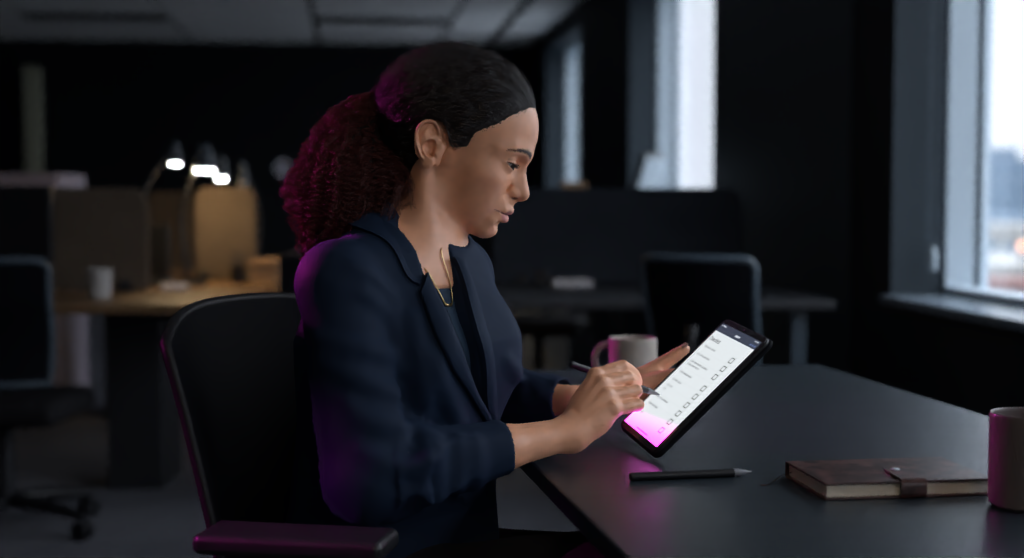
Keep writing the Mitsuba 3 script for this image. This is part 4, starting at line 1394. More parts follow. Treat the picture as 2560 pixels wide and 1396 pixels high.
def desk(label, x0, x1, y0, y1, z, topmat, legs, legmat='dark_metal', th=0.03):
    t = thing('desk', label, 'desk')
    put('top', box((x0, y0, z - th), (x1, y1, z), 0.005, 2), topmat, t, 30)
    for a, b, c, d in legs:
        put('leg', box((a, c, 0), (b, d, z - th), 0.004, 2), legmat, t, 30)
    put('rail', box((min(q[0] for q in legs), y1 - 0.25, z - th - 0.07), (max(q[1] for q in legs), y1 - 0.21, z - th)), legmat, t, False)
    return t


desk('wooden desk with black panel legs under the lit lamps', -2.45, -0.84, 4.56, 6.00, DZ, 'wood', [(-1.50, -1.30, 5.18, 5.50), (-0.98, -0.88, 5.30, 5.70), (-2.42, -2.30, 5.1, 5.6)])


def screen(label, x0, x1, y, z0, z1, mat, r=0.06, th=0.035, corners='both', yaw=0.0, foot=True):
    t = thing('desk_screen', label, 'partition')
    w, h = x1 - x0, z1 - z0
    pts = sg.box(-w / 2, 0, w / 2, h)
    q = sg.box(-w / 2 + r, r, w / 2 - r, h - r).buffer(r, quad_segs=8)
    if corners == 'right':
        q = q.union(sg.box(-w / 2, 0, 0, h))
    q = q.union(sg.box(-w / 2, 0, w / 2, h / 2))
    m = prism(q, th)
    Rx = np.array([[1, 0, 0], [0, 0, -1], [0, 1, 0.0]])
    m = place(m, rot_z(yaw) @ Rx, ((x0 + x1) / 2, y, z0))
    put('panel', m, mat, t, 30)
    # piped edge
    ring = np.array(q.exterior.coords)[:-1]
    e = place(tube(np.c_[ring, np.full(len(ring), th / 2)], 0.010, 6, closed=True, up=(0, 0, 1)), rot_z(yaw) @ Rx, ((x0 + x1) / 2, y, z0))
    put('edging', e, mat, t, True)
    if foot:
        for fx in (x0 + 0.12 * w, x1 - 0.12 * w):
            put('clamp', box((fx - 0.02, y - th - 0.02, DZ - 0.0), (fx + 0.02, y + 0.02, z0 + 0.03), 0.003, 2), 'dark_metal', t, 30)
    return t


X = lambda px, y: (px - 1280) / FOCAL * y
Z = lambda py, y: EYE[2] - (py - 490) / FOCAL * y
screen('grey felt desk screen, in shadow behind the white cup', X(-60, 5.25), X(370, 5.25), 5.25, DZ + 0.012, Z(476, 5.25), 'felt_grey', 0.055, corners='right')
screen('beige felt desk screen lit by the lamps, right of the lamp stem', X(496, 5.90), X(640, 5.90), 5.90, DZ + 0.012, Z(472, 5.90), 'felt_grey', 0.045)
screen('small lit felt screen seen between the two larger ones', X(380, 7.2), X(482, 7.2), 7.2, 0.72, Z(484, 7.2), 'felt_grey', 0.03, foot=False)
t = thing('desk', 'low dark desk standing behind the wooden one', 'desk')
put('top', box((-2.0, 6.75, 0.69), (-0.95, 7.35, 0.72), 0.004, 2), 'wood', t, 30)
for a in (-1.98, -1.02):
    put('leg', box((a, 6.80, 0), (a + 0.05, 7.30, 0.69)), 'dark_metal', t, False)


def desk_lamp(label, head, base_xy, base_z, bulb_w, bulb_h, shade_w, shade_h, power, lit=True):
    """A small task lamp: round foot, bent stem, conical metal shade with a frosted bulb below it."""
    t = thing('desk_lamp', label, 'lamp')
    hx = np.asarray(head, float)
    b = np.array([base_xy[0], base_xy[1], base_z])
    put('base', place(lathe([(0, 0), (0.075, 0), (0.078, 0.006), (0.074, 0.014), (0.015, 0.020), (0, 0.020)], 32), None, b), 'black_plastic', t, 40)
    topz = hx[2] + shade_h * 0.75
    side = hx - b
    mid = np.array([b[0] - 0.25 * side[0], b[1] - 0.25 * side[1], b[2] + (hx[2] - b[2]) * 0.62])
    put('stem', tube(spline([b + [0, 0, 0.015], b * 0.6 + mid * 0.4, mid, np.array([hx[0] * 0.6 + mid[0] * 0.4, hx[1] * 0.6 + mid[1] * 0.4, topz * 0.7 + mid[2] * 0.3]), np.array([hx[0], hx[1], topz])], 24), 0.008, 8), 'dark_metal', t, True)
    r0, r1 = shade_w / 2, shade_w * 0.30
    sh = lathe([(r0 - 0.003, 0), (r0, 0), (r0 * 0.93 + r1 * 0.07, shade_h * 0.25), (r1, shade_h * 0.85), (r1 * 0.7, shade_h), (0, shade_h), (0, shade_h - 0.004), (r1 * 0.66, shade_h - 0.004), (r1 - 0.004, shade_h * 0.84), (r0 - 0.004, 0.012), (r0 - 0.003, 0)], 32)
    s = put('shade', place(sh, None, hx), {'type': 'twosided', 'bsdf': pr((0.05, 0.065, 0.08), 0.35, 0.5)}, t, 40)
    bw = bulb_w / 2
    n = 10
    prof = [(0, -bulb_h)] + [(bw - bulb_h * 0.45 + bulb_h * 0.45 * math.cos(a), -bulb_h * 0.5 + bulb_h * 0.5 * math.sin(a)) for a in np.linspace(-math.pi / 2, math.pi / 2, n)] + [(0, 0)]
    kw = {'emitter': {'type': 'area', 'radiance': rgb(power, power * 0.70, power * 0.36)}} if lit else {}
    put('bulb', place(lathe(prof, 28), None, hx + [0, 0, 0.002]), 'ceramic_white', t, True, **kw)
    return t


h1, h2, h3, h4 = at(438, 408, 5.62), at(512, 424, 5.60), at(553, 444, 6.60), at(605, 455, 6.9)
desk_lamp('small dark desk lamp with a lit bulb, leftmost of the lamps', h1, (h1[0] - 0.09, 5.52), DZ, 0.044, 0.012, 0.056, 0.085, 130)
desk_lamp('desk lamp with the widest and brightest bulb, in front of the beige screen', h2, (X(466, 5.60), 5.60), DZ, 0.080, 0.013, 0.088, 0.10, 110)
desk_lamp('lit desk lamp farther back, its bulb just above the beige screen', h3, (h3[0] - 0.10, 6.85), 0.72, 0.050, 0.016, 0.066, 0.10, 120)
desk_lamp('unlit dark desk lamp above the right end of the beige screen', h4, (h4[0] + 0.05, 7.0), 0.72, 0.05, 0.03, 0.06, 0.10, 0, lit=False)


def monitor(label, c, w, h, yaw, foot_z, tilt=0.0, face='black_plastic'):
    t = thing('monitor', label, 'monitor')
    R = rot_z(yaw)
    Rt = R @ np.array([[1, 0, 0], [0, math.cos(tilt), -math.sin(tilt)], [0, math.sin(tilt), math.cos(tilt)]])
    put('housing', place(box((-w / 2, -0.012, -h / 2), (w / 2, 0.022, h / 2), 0.008, 2), Rt, c), 'black_plastic', t, 30)
    put('display', place(box((-w / 2 + 0.008, -0.0145, -h / 2 + 0.010), (w / 2 - 0.008, -0.0115, h / 2 - 0.008)), Rt, c), face, t, False)
    f = np.array([c[0], c[1], foot_z]) + R @ np.array([0, 0.07, 0])
    put('stand', tube([f + [0, 0, 0.005], f + [0, 0, (c[2] - foot_z) * 0.75], np.array(c) + R @ np.array([0, 0.02, 0])], 0.018, 10), 'dark_metal', t, True)
    put('foot', place(box((-0.12, -0.09, 0), (0.12, 0.09, 0.012), 0.005, 2), R, f), 'dark_metal', t, 30)
    return t


monitor('black monitor at the left edge, in front of the pale cabinet', at(4, 562, 4.98), 0.36, 0.275, 0.0, DZ)

# cup on the wooden desk
def mug(label, c, r, h, mat, yaw, handle=True, name='mug', taper=0.0):
    t = thing(name, label, 'mug' if handle else 'cup')
    w = 0.004
    r0 = r - taper
    prof = [(0, 0), (r0 - 0.006, 0), (r0 - 0.001, 0.004), (r0, 0.012), (r, h - 0.004), (r - 0.0012, h - 0.0005), (r - w * 0.5, h), (r - w + 0.0008, h - 0.001), (r - w, h - 0.005), (r0 - w, 0.014), (r0 - w - 0.006, 0.008), (0, 0.008)]
    # finer where it turns
    put('body', place(lathe(prof, 72), None, c), mat, t, 35)
    if handle:
        a = np.linspace(-1.35, 1.35, 22)
        hh = h * 0.34
        pts = np.array([[r - 0.003 + 0.030 * math.cos(q), 0, h * 0.52 + hh * math.sin(q)] for q in a])
        pts = np.vstack([[r - 0.004, 0, pts[0, 2]], pts, [r - 0.004, 0, pts[-1, 2]]])
        put('handle', place(tube(pts, 0.0058, 12, up=(0, 1, 0)), rot_z(yaw), c), mat, t, True)
    return t


cup = at_z(241, 748, DZ)
mug('white cup on the wooden desk', (cup[0], cup[1] + 0.04, DZ), 0.043, 0.102, 'ceramic_cup', 0, handle=False, name='cup', taper=0.004)

# pale cabinet behind, low box, dark bin at the right end
t = thing('cabinet', 'white cabinet behind the black monitor, lavender light put into its colour', 'cabinet')
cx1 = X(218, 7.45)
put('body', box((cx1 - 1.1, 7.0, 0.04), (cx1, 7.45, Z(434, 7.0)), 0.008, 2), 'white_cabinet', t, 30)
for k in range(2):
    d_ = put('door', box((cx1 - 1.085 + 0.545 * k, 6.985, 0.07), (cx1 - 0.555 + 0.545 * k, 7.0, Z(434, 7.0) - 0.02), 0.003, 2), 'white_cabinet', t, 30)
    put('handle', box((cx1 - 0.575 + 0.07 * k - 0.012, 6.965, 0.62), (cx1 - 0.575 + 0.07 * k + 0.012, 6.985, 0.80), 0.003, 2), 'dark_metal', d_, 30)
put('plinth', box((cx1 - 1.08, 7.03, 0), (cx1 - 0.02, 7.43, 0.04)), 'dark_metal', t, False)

t = thing('storage_box', 'low brown box on the wooden desk, right of the beige screen', 'box')
put('body', box((X(632, 5.80), 5.70, DZ), (X(704, 5.80), 5.92, DZ + 0.075), 0.004, 2), 'card', t, 30)
put('lid', box((X(630, 5.80), 5.69, DZ + 0.075), (X(706, 5.80), 5.93, DZ + 0.095), 0.004, 2), 'card', t, 30)
t = thing('computer', 'black desktop computer at the right end of the wooden desk', 'computer')
put('case', box((X(702, 5.1), 5.05, DZ), (X(772, 5.1), 5.42, DZ + 0.145), 0.006, 2), 'black_plastic', t, 30)
put('front_panel', box((X(704, 5.1), 5.042, DZ + 0.008), (X(770, 5.1), 5.051, DZ + 0.137), 0.003, 2), 'mesh_black', t, 30)
t = thing('monitor', 'small black monitor between the felt screens', 'monitor')
for nm, lo, hi, mt in (('housing', (X(372, 5.88), 5.83, Z(690, 5.88)), (X(428, 5.88), 5.86, Z(562, 5.88)), 'black_plastic'), ('stand', (X(392, 5.88), 5.86, DZ), (X(404, 5.88), 5.89, Z(620, 5.88)), 'dark_metal'), ('foot', (X(376, 5.88), 5.78, DZ), (X(424, 5.88), 5.94, DZ + 0.012), 'dark_metal')):
    put(nm, box(lo, hi, 0.004, 2), mt, t, 30)

# small things on the wooden desk, glinting under the lamps
for px, py, w, lab in ((436, 722, 0.05, 'small pale note pad under the leftmost lamp'), (596, 708, 0.04, 'small dark pen pot at the foot of the beige screen')):
    q = at_z(px, py, DZ)
    if 'pot' in lab:
        t = thing('pen_pot', lab, 'pot')
        put('pot', place(lathe([(0, 0), (0.026, 0), (0.028, 0.07), (0.025, 0.07), (0.023, 0.004), (0, 0.004)], 24), None, q), 'black_plastic', t, 40)
        for k in range(3):
            put('pen', tube([q + [0.008 * k - 0.008, 0, 0.005], q + [0.02 * k - 0.02, 0.01, 0.125]], 0.0035, 8), 'dark_metal', t, 40)
    else:
        t = thing('note_pad', lab, 'note pad')
        put('sheets', place(box((-0.05, -0.06, 0), (0.05, 0.06, 0.018), 0.002, 2), rot_z(0.3), q), 'paper', t, 30)

# ---------------------------------------------------------------- the dark desk in the middle
desk('dark desk with a felt screen, behind the tablet', -0.32, 1.09, 4.72, 5.88, DZ, 'dark_metal', [(0.955, 1.005, 4.78, 4.83), (0.955, 1.005, 5.72, 5.77), (-0.28, -0.23, 4.80, 4.85), (-0.28, -0.23, 5.72, 5.77)], legmat='steel_blue')
screen('wide navy felt screen on the dark desk', X(1236, 5.80), X(1846, 5.80), 5.80, DZ + 0.004, Z(476, 5.80), 'felt_navy', 0.06, th=0.04)
t = thing('paper_stack', 'stack of papers on the dark desk under the navy screen', 'papers')
q = at_z(1430, 714, DZ)
for k in range(5):
    put('sheet', place(box((-0.075, -0.10, 0.004 * k), (0.075, 0.10, 0.004 * k + 0.0035)), rot_z(0.05 * math.sin(k * 2.2)), q), 'paper', t, False)
t = thing('tape_dispenser', 'small dark holder on the desk beside the papers', 'holder')
q = at_z(1353, 716, DZ)
put('body', place(box((-0.028, -0.03, 0), (0.028, 0.03, 0.065), 0.008, 3), None, q), 'black_plastic', t, 40)
put('flap', place(box((0.0, -0.026, 0.052), (0.040, 0.026, 0.062), 0.003, 2), None, q), 'steel_blue', t, 30)

t = thing('drawer_pedestal', 'added pale pedestal standing in for the bright floor patch under the dark desk', 'drawers')  # added in place of the bright floor seen under the desk
px0, px1 = X(1262, 7.5), X(1422, 7.5)
put('body', box((px0, 7.5, 0.05), (px1, 7.95, 0.50), 0.006, 2), 'pale_grey', t, 30)
for k in range(2):
    dr_ = put('drawer', box((px0 + 0.008, 7.482, 0.06 + 0.22 * k), (px1 - 0.008, 7.5, 0.27 + 0.22 * k), 0.004, 2), 'pale_grey', t, 30)
    put('handle', box(((px0 + px1) / 2 - 0.05, 7.470, 0.20 + 0.22 * k), ((px0 + px1) / 2 + 0.05, 7.482, 0.215 + 0.22 * k), 0.003, 2), 'dark_metal', dr_, 30)
put('plinth', box((px0 + 0.02, 7.52, 0), (px1 - 0.02, 7.93, 0.05)), 'dark_metal', t, False)

# beyond the navy screen: cabinet with a cardboard box, and a turned monitor on a stand
t = thing('cabinet', 'tall dark cabinet behind the navy screen, below the cardboard box', 'cabinet')
put('body', box((X(1370, 7.6), 8.0, 0), (X(1500, 7.6), 8.4, Z(478, 7.6)), 0.005, 2), 'dark_metal', t, 30)
put('door', box((X(1372, 7.6), 7.985, 0.06), (X(1498, 7.6), 8.0, Z(478, 7.6) - 0.03), 0.003, 2), 'dark_metal', t, 30)
t = thing('cardboard_box', 'small brown cardboard box below the narrow far window', 'box')
put('body', box((X(1402, 8.1), 8.06, Z(478, 7.6)), (X(1464, 8.1), 8.22, Z(456, 8.1)), 0.003, 2), 'card', t, 30)
put('tape', box((X(1402, 8.1) - 0.0005, 8.132, Z(478, 7.6) + 0.01), (X(1464, 8.1) + 0.0005, 8.148, Z(456, 8.1) + 0.0008)), 'paper', t, False)

t = thing('desk', 'dark side desk behind the navy screen, under the turned monitor', 'desk')
put('top', box((0.53, 7.3, 0.70), (0.88, 7.95, 0.73), 0.004, 2), 'dark_metal', t, 30)
for a, b in ((0.55, 7.33), (0.82, 7.33), (0.55, 7.88), (0.82, 7.88)):
    put('leg', box((a, b, 0), (a + 0.04, b + 0.04, 0.70)), 'dark_metal', t, False)
mc = at(1618, 442, 7.6)
monitor('dark monitor turned sideways, its edge against the bright window', (mc[0], mc[1], mc[2] - 0.03), 0.30, 0.30, math.radians(62), 0.73, 0.30, face='frame_metal')  # pale display colour stands in for the window reflected in it

# added pale disc standing in for a blurred light spot
cc = at(706, 420, 13.95)
t = thing('wall_clock', 'added pale disc for a blurred light spot on the dark back wall, left of the ponytail', 'clock')
Rc = RM @ np.array([[1, 0, 0], [0, 0, -1], [0, 1, 0.0]])
put('face', place(trimesh.creation.cylinder(radius=0.085, height=0.02, sections=40), Rc, cc + RV * 0.07), {'type': 'principled', 'base_color': rgb(0.80, 0.80, 0.86), 'roughness': 0.5}, t, 30)
put('rim', place(tube([(0.09 * math.cos(a), 0.09 * math.sin(a), 0.004) for a in np.linspace(0, 2 * np.pi, 40, endpoint=False)], 0.008, 8, closed=True), Rc, cc + RV * 0.07), 'dark_metal', t, True)
# ---------------------------------------------------------------- the black table and what lies on it
TZ = 0.742
TB_A = math.atan(0.1755)
TB = rot_z(TB_A)
TB_O = np.array([0.635, 2.900, 0])                               # far right corner
tbl = thing('table', 'large black table the woman sits at', 'table')
top = sg.box(-0.786, -1.95, 0, 0).buffer(-0.008).buffer(0.008, quad_segs=6)
slab = prism(top, 0.024, TZ - 0.024)
inset = prism(top.buffer(-0.002), 0.002, TZ - 0.0005)
put('top', place(box((-0.786, -1.95, TZ - 0.026), (0, 0, TZ), 0.004, 3), TB, TB_O), 'table_top', tbl, 40)
for a, b in ((-0.44, -0.16), (-0.10, -0.16), (-0.30, -1.90), (-0.10, -1.90)):
    put('leg', place(box((a, b, 0), (a + 0.05, b + 0.05, TZ - 0.026), 0.004, 2), TB, TB_O), 'dark_metal', tbl, 30)
put('rail', place(box((-0.44, -0.15, TZ - 0.09), (-0.10, -0.12, TZ - 0.026)), TB, TB_O), 'dark_metal', tbl, False)

# mugs
q = at(1582, 900, 2.585)
mug('beige mug with its handle to the left, behind the tablet hand', (q[0], q[1], TZ), 0.0445, 0.087, 'ceramic', math.pi * 0.93)
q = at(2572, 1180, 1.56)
mug('mug cut off by the right edge, shade put into its colour, beside the notebook', (q[0], q[1], TZ), 0.0435, 0.106, 'ceramic_shaded', 0.25)

# pen on the table
pe = thing('stylus', 'black stylus lying on the table in front of the notebook', 'stylus')


def make_stylus(t, tip, end, r, tipmat):
    tip, end = np.asarray(tip, float), np.asarray(end, float)
    L = np.linalg.norm(end - tip)
    prof = [(0, 0), (0.0006, 0.0002), (0.0010, 0.0012), (r * 0.72, 0.013), (r * 0.90, 0.0185), (r, 0.024)]
    body = [(r * 0.90, 0.0186), (r, 0.024), (r, L - 0.004), (r * 0.93, L - 0.0015), (r * 0.75, L - 0.0003), (0, L)]
    z = (end - tip) / L
    x = np.cross(z, [0, 0, 1.0]); x /= np.linalg.norm(x)
    R = np.stack([x, np.cross(z, x), z], 1)
    put('barrel', place(lathe(body, 28), R, tip), 'black_plastic', t, 40)
    put('nib', place(lathe(prof, 28), R, tip), tipmat, t, 40, label='grey tip')


M['ribbon_cloth'] = pr((0.030, 0.012, 0.011), 0.9, 0.05)
M['nib_grey'] = pr((0.16, 0.17, 0.19), 0.35, 0.5)
a, b = at_z(1574, 1203, TZ), at_z(1879, 1190, TZ)
rp = 0.0052
dirp = (b - a) / np.linalg.norm(b - a)
make_stylus(pe, b + [0, 0, rp], a + [0, 0, rp], rp, 'nib_grey')

# notebook: cover boards, pages, closing strap, ribbon
nb = thing('notebook', 'dark brown leather notebook with a strap closing it', 'notebook')
NB_A = math.atan2(0.027, 0.188)
NBR = rot_z(NB_A)
NBO = np.array([0.3575, 1.590, TZ])                              # near left corner
P_ = lambda m: place(m, NBR, NBO)
W_, D_, H_ = 0.205, 0.136, 0.0205
put('cover', P_(cat([box((0, 0, 0), (W_, D_, 0.0030), 0.0014, 3), box((0, 0, H_ - 0.0032), (W_, D_, H_), 0.0015, 3), box((0, D_ - 0.003, 0.0005), (W_, D_ + 0.0015, H_ - 0.0005), 0.0014, 3)])), 'leather', nb, 40)
put('pages', P_(box((0.004, 0.005, 0.0028), (W_ - 0.004, D_ - 0.002, H_ - 0.0030))), 'pages', nb, False)
sx = 0.106
path_s = spline([(0, 0.062, H_ + 0.0020), (0, 0.040, H_ + 0.0021), (0, 0.020, H_ + 0.0021), (0, 0.006, H_ + 0.0021), (0, 0.0, H_ + 0.0008), (0, -0.0026, H_ - 0.003), (0, -0.0030, H_ * 0.5), (0, -0.0022, 0.003), (0, 0.004, 0.0005)], 40)
wv = np.interp(np.linspace(0, 1, 40), [0, 0.08, 0.3, 0.5, 1], [0.0085, 0.0125, 0.0135, 0.0155, 0.0155])
nrm = np.gradient(path_s, axis=0)
nrm = np.stack([np.zeros(40), -nrm[:, 2], nrm[:, 1]], 1)
nrm /= np.linalg.norm(nrm, axis=1, keepdims=True)
nrm *= -1
g_o = np.array([[path_s[i] + [sx + wv[i] * s, 0, 0] + nrm[i] * 0.0011 for s in np.linspace(-1, 1, 7)] for i in range(40)])
g_i = np.array([[path_s[i] + [sx + wv[i] * s, 0, 0] - nrm[i] * 0.0011 for s in np.linspace(-1, 1, 7)] for i in range(40)])
st_ = put('strap', P_(sheet(g_o, g_i)), 'leather', nb, 40, label='leather closing strap')
put('stud', P_(place(lathe([(0, 0.0022), (0.003, 0.0019), (0.0048, 0.0010), (0.0052, 0)], 20), None, (sx, 0.050, H_ + 0.0030))), 'frame_metal', st_, 40)
rb = spline([(-0.001, 0.110, 0.011), (-0.012, 0.108, 0.009), (-0.028, 0.100, 0.0024), (-0.046, 0.088, 0.0016)], 16)
g = np.array([[r + [0.0016 * s, 0.0020 * s, 0] for s in (-1, 0, 1)] for r in rb])
put('ribbon', P_(sheet(g + [0, 0, 0.0004], g - [0, 0, 0.0003])), 'ribbon_cloth', nb, 40, label='thin ribbon marker')

# ---------------------------------------------------------------- the tablet
tb = thing('tablet', 'black tablet in a dark case showing a bright checklist', 'tablet')
rr = sg.box(-TAB_W / 2, -TAB_H / 2, TAB_W / 2, TAB_H / 2).buffer(-0.011).buffer(0.011, quad_segs=8)


def slab_round(poly, z0, z1, c):
    """A plate with a chamfered rim."""
    parts = [(poly.buffer(-c), z0), (poly, z0 + c), (poly, z1 - c), (poly.buffer(-c), z1)]
    n = 160
    rings = []
    for pl, z in parts:
        ext = pl.exterior
        rings.append(np.array([[*ext.interpolate(t, normalized=True).coords[0], z] for t in np.linspace(0, 1, n, endpoint=False)]))
    v = np.vstack(rings + [[[0, 0, z0]], [[0, 0, z1]]])
    f = []
    for k in range(len(rings) - 1):
        for j in range(n):
            j2 = (j + 1) % n
            f += [[k * n + j, k * n + j2, (k + 1) * n + j2], [k * n + j, (k + 1) * n + j2, (k + 1) * n + j]]
    e = (len(rings) - 1) * n
    for j in range(n):
        j2 = (j + 1) % n
        f += [[len(v) - 2, j2, j], [len(v) - 1, e + j, e + j2]]
    m = trimesh.Trimesh(v, np.array(f), process=False)
    if m.volume < 0:
        m.invert()
    return m


TP = lambda m: place(m, TAB_R, TAB_C)
put('body', TP(slab_round(rr, -0.0065, -0.0004, 0.0012)), 'black_plastic', tb, 40)
put('case', TP(slab_round(rr.buffer(0.0022), -0.0115, -0.0050, 0.0016)), 'mesh_black', tb, 40)
gl = rr.buffer(-0.0016)
M['glass_black'] = pr((0.004, 0.004, 0.005), 0.06, 0.5)
put('bezel', TP(prism(gl, 0.0005, -0.0005)), 'glass_black', tb, False)
SW, SH = TAB_W - 0.0150, TAB_H - 0.0190


def screen_fn(p, n, uv):
    x, f = uv.x, 1 - uv.y                                        # across, and down from the top edge
    one = mi.Float(1)

    def rect(x0, x1, f0, f1, soft=0.003):
        return mikit.smoothstep(x0 - soft, x0 + soft, x) * (1 - mikit.smoothstep(x1 - soft, x1 + soft, x)) * mikit.smoothstep(f0 - soft * 0.7, f0 + soft * 0.7, f) * (1 - mikit.smoothstep(f1 - soft * 0.7, f1 + soft * 0.7, f))

    c = mi.Color3f(0.78, 0.83, 0.85)
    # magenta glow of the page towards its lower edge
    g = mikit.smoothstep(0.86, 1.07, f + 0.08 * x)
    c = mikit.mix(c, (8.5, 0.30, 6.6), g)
    # row lines
    for q in (0.258, 0.338, 0.43, 0.528, 0.61, 0.69, 0.77, 0.85):
        c = c * (1 - 0.10 * rect(0.05, 0.94, q - 0.0012, q + 0.0012, 0.001))
    # grey, unreadable lines of small text
    words = mikit.smoothstep(0.20, 0.60, mikit.noise(x * 46, f * 150, 3.0))
    for x0, x1, q in ((0.07, 0.36, 0.215), (0.07, 0.42, 0.292), (0.08, 0.56, 0.362), (0.08, 0.40, 0.392), (0.08, 0.42, 0.470), (0.09, 0.34, 0.545), (0.09, 0.25, 0.602), (0.09, 0.17, 0.640), (0.09, 0.44, 0.712), (0.10, 0.36, 0.785), (0.10, 0.19, 0.872)):
        c = c * (1 - 0.52 * rect(x0, x1, q - 0.0068, q + 0.0068, 0.004) * (0.40 + 0.60 * words))
    # tick boxes
    for q in (0.2186, 0.298, 0.378, 0.4885, 0.568, 0.650, 0.730, 0.810, 0.891):
        o = rect(0.765, 0.845, q - 0.0235, q + 0.0235, 0.003) - rect(0.776, 0.834, q - 0.0170, q + 0.0170, 0.003)
        c = c * (1 - 0.93 * dr.clip(o, 0, 1))
    # dark bar along the top with pale signs
    bar = rect(-0.1, 1.1, -0.1, 0.074, 0.002)
    c = c * (1 - bar) + mi.Color3f(0.045, 0.055, 0.085) * bar
    for x0, x1, f0, f1 in ((0.02, 0.045, 0.012, 0.022), (0.055, 0.14, 0.011, 0.023), (0.44, 0.56, 0.037, 0.054), (0.86, 0.90, 0.011, 0.022), (0.915, 0.96, 0.010, 0.023)):
        c = c + mi.Color3f(0.62, 0.65, 0.70) * rect(x0, x1, f0, f1, 0.003) * (0.35 + 0.65 * words)
    for x0 in (0.84, 0.89, 0.94):
        c = c + mi.Color3f(0.10, 0.16, 0.36) * rect(x0, x0 + 0.022, 0.045, 0.060, 0.004)
    # home bar
    c = c * (1 - 0.97 * rect(0.34, 0.66, 0.975, 0.983, 0.002))
    return c


sc = trimesh.Trimesh([[-SW / 2, -SH / 2, 0.0001], [SW / 2, -SH / 2, 0.0001], [SW / 2, SH / 2, 0.0001], [-SW / 2, SH / 2, 0.0001]], [[0, 1, 2], [0, 2, 3]], process=False)
put('display', TP(sc), 'glass_black', tb, False, uv=np.array([[0, 0], [1, 0], [1, 1], [0, 1.0]]), emitter={'type': 'area', 'radiance': proc(screen_fn)}, label='lit screen with a checklist')
tx = meshkit.text_mesh('Checklist', 0.0062, 0.00015)
tx.apply_translation([-SW / 2 + 0.032 * SW, SH / 2 - 0.158 * SH, 0.0002])
put('title', TP(tx), 'glass_black', tb, False)
put('camera_dot', TP(place(trimesh.creation.cylinder(radius=0.0011, height=0.0002, sections=16), None, (0, TAB_H / 2 - 0.0052, 0.0001))), 'nib_grey', tb, False)

# the stylus in her hand
sy = thing('stylus', "black stylus held in the woman's right hand, its tip on the screen", 'stylus')
make_stylus(sy, STY_TIP, STY_TOP, 0.0046, 'nib_grey')

# ---------------------------------------------------------------- her chair
M['frame_black'] = pr((0.006, 0.006, 0.008), 0.5, 0.22)
ch = thing('office_chair', 'black mesh office chair the woman sits in, magenta light along its edge', 'chair')
CH_O = np.array([-0.115, 1.83, 0])
CH_Y = -math.radians(24)
CR = rot_z(CH_Y)
PC = lambda m: place(m, CR, CH_O)


def wom_back(a, b, off):
    """Back shell: a across (0 her right, 1 her left), b up."""
    w = 0.49 * (0.92 + 0.08 * b)
    y = (a - 0.5) * w
    z = 0.56 + 0.385 * b - 0.035 * abs(2 * a - 1) ** 3.0 * b ** 3
    x = -0.215 - 0.085 * b + 0.075 * (2 * a - 1) ** 2
    return (x + off, y, z)


nz, ny = 22, 25
front = np.array([[wom_back(j / (ny - 1), i / (nz - 1), 0.007) for j in range(ny)] for i in range(nz)])
rear = np.array([[wom_back(j / (ny - 1), i / (nz - 1), -0.007) for j in range(ny)] for i in range(nz)])
bk = put('backrest', PC(sheet(front, rear)), 'mesh_black', ch, 40)
rim = [wom_back(0, b, 0) for b in np.linspace(0, 1, 14)] + [wom_back(a, 1, 0) for a in np.linspace(0.03, 0.97, 22)] + [wom_back(1, b, 0) for b in np.linspace(1, 0, 14)] + [wom_back(a, 0, 0) for a in np.linspace(0.95, 0.05, 9)]
put('frame', PC(tube(rim, 0.0075, 10, closed=True)), 'frame_black', bk, True)
put('seat', PC(box((-0.24, -0.25, 0.41), (0.24, 0.25, 0.485), 0.035, 4)), 'black_cloth', ch, 40)
put('spine', PC(tube(spline([(-0.02, 0, 0.40), (-0.20, 0, 0.39), (-0.275, 0, 0.50), (-0.275, 0, 0.75)], 14), 0.022, 8)), 'black_plastic', ch, True)
put('column', PC(tube([(0, 0, 0.09), (0, 0, 0.41)], 0.027, 14)), 'dark_metal', ch, 40)
for k in range(5):
    a = 2 * math.pi * k / 5 + 0.9
    e = np.array([math.cos(a), math.sin(a), 0])
    lg = put('leg', PC(tube([e * 0.02 + [0, 0, 0.105], e * 0.18 + [0, 0, 0.098], e * 0.32 + [0, 0, 0.075]], [0.026, 0.022, 0.015], 10)), 'black_plastic', ch, 40)
    sd = np.array([-math.sin(a), math.cos(a), 0])
    put('caster', PC(cat([tube([e * 0.32 + sd * s + [0, 0, 0.031], e * 0.32 + sd * (s + 0.018) + [0, 0, 0.031]], 0.030, 16) for s in (-0.024, 0.006)])), 'black_plastic', lg, 40)
for s in (-1, 1):
    if s < 0:
        c0, c1 = at(512, 1333, 1.600), at(968, 1362, 1.560)
        d_ = (c1 - c0) / np.linalg.norm(c1 - c0)
        zt = 0.707
        mid = (c0 + c1) / 2
        yaw = math.atan2(d_[1], d_[0])
        arm = place(box((-0.112, -0.042, -0.024), (0.112, 0.042, 0), 0.010, 4), rot_z(yaw), (mid[0], mid[1] + 0.012, zt))
        ar = put('armrest', arm, 'black_plastic', ch, 40)
        foot = CR @ np.array([0.0, -0.22, 0.42]) + CH_O
        put('post', tube([foot, foot * 0.4 + np.array([mid[0], mid[1] + 0.01, 0.45]) * 0.6, [mid[0] - 0.01, mid[1] + 0.012, 0.52], [mid[0] - 0.01, mid[1] + 0.012, zt - 0.02]], 0.018, 10), 'black_plastic', ar, True)
    else:
        ar = put('armrest', PC(box((-0.24, 0.235, 0.675), (-0.03, 0.32, 0.699), 0.010, 4)), 'black_plastic', ch, 40)
        put('post', PC(tube([(-0.06, 0.20, 0.42), (-0.12, 0.27, 0.44), (-0.13, 0.278, 0.52), (-0.13, 0.278, 0.68)], 0.018, 10)), 'black_plastic', ar, True)

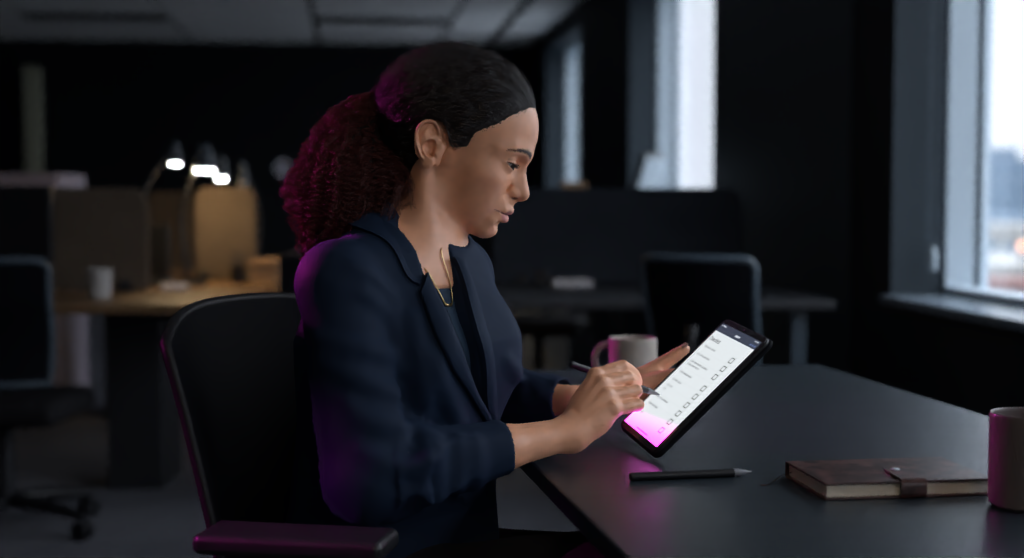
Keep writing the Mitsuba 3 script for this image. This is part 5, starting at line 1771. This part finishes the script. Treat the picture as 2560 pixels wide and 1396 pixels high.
# ---------------------------------------------------------------- the magenta spotlights that rim her from the left
for k, (pos, aim, pw, lab, cone_) in enumerate(RIMS):
    RIM_P, RIM_T = np.array(pos), np.array(aim)
    sl = thing('spotlight', lab, 'spotlight')
    z = (RIM_T - RIM_P) / np.linalg.norm(RIM_T - RIM_P)
    x = np.cross(z, [0, 0, 1.0]); x /= np.linalg.norm(x)
    R_ = np.stack([x, np.cross(z, x), z], 1)
    put('housing', place(lathe([(0, -0.16), (0.05, -0.16), (0.06, -0.15), (0.06, -0.01), (0.066, 0.0), (0.062, 0.0), (0.056, -0.012), (0.056, -0.05), (0, -0.05)], 36), R_, RIM_P), {'type': 'twosided', 'bsdf': pr((0.02, 0.02, 0.022), 0.4, 0.5)}, sl, 40)
    px_, py_ = RIM_P[0] - 0.06, RIM_P[1] + 0.02
    put('pole', tube([[px_, py_, 0.35], [px_, py_, RIM_P[2] - 0.02]], 0.014, 12), 'dark_metal', sl, 40)
    for q in range(3):
        a = 2 * math.pi * q / 3 + 0.3
        put('leg', tube([[px_, py_, 0.62], [px_ + 0.30 * math.cos(a), py_ + 0.30 * math.sin(a), 0.01]], 0.010, 8), 'dark_metal', sl, 40)
    scene[f'spot_beam_{k + 1}'] = {'type': 'spot', 'to_world': T().look_at(origin=(RIM_P + 0.005 * z).tolist(), target=RIM_T.tolist(), up=[0, 0, 1]), 'intensity': rgb(*(np.array([1.0, 0.045, 0.62]) * pw)), 'cutoff_angle': cone_, 'beam_width': cone_ * 0.5}

# ---------------------------------------------------------------- added fill lamp behind the camera, shaped as a pendant
pl = thing('pendant_lamp', 'added fill light behind the camera, shaped as a round paper pendant', 'lamp')
put('globe', place(trimesh.creation.icosphere(3, 0.24), None, FILL_P), 'paper', pl, True, emitter={'type': 'area', 'radiance': rgb(*FILL_L)})
put('cord', tube([[FILL_P[0], FILL_P[1], FILL_P[2] + 0.23], [FILL_P[0], FILL_P[1], CEIL]], 0.004, 8), 'black_plastic', pl, True)
put('rose', place(lathe([(0.0, -0.03), (0.05, -0.025), (0.055, 0.0), (0, 0)], 24), None, (FILL_P[0], FILL_P[1], CEIL)), 'black_plastic', pl, 40)
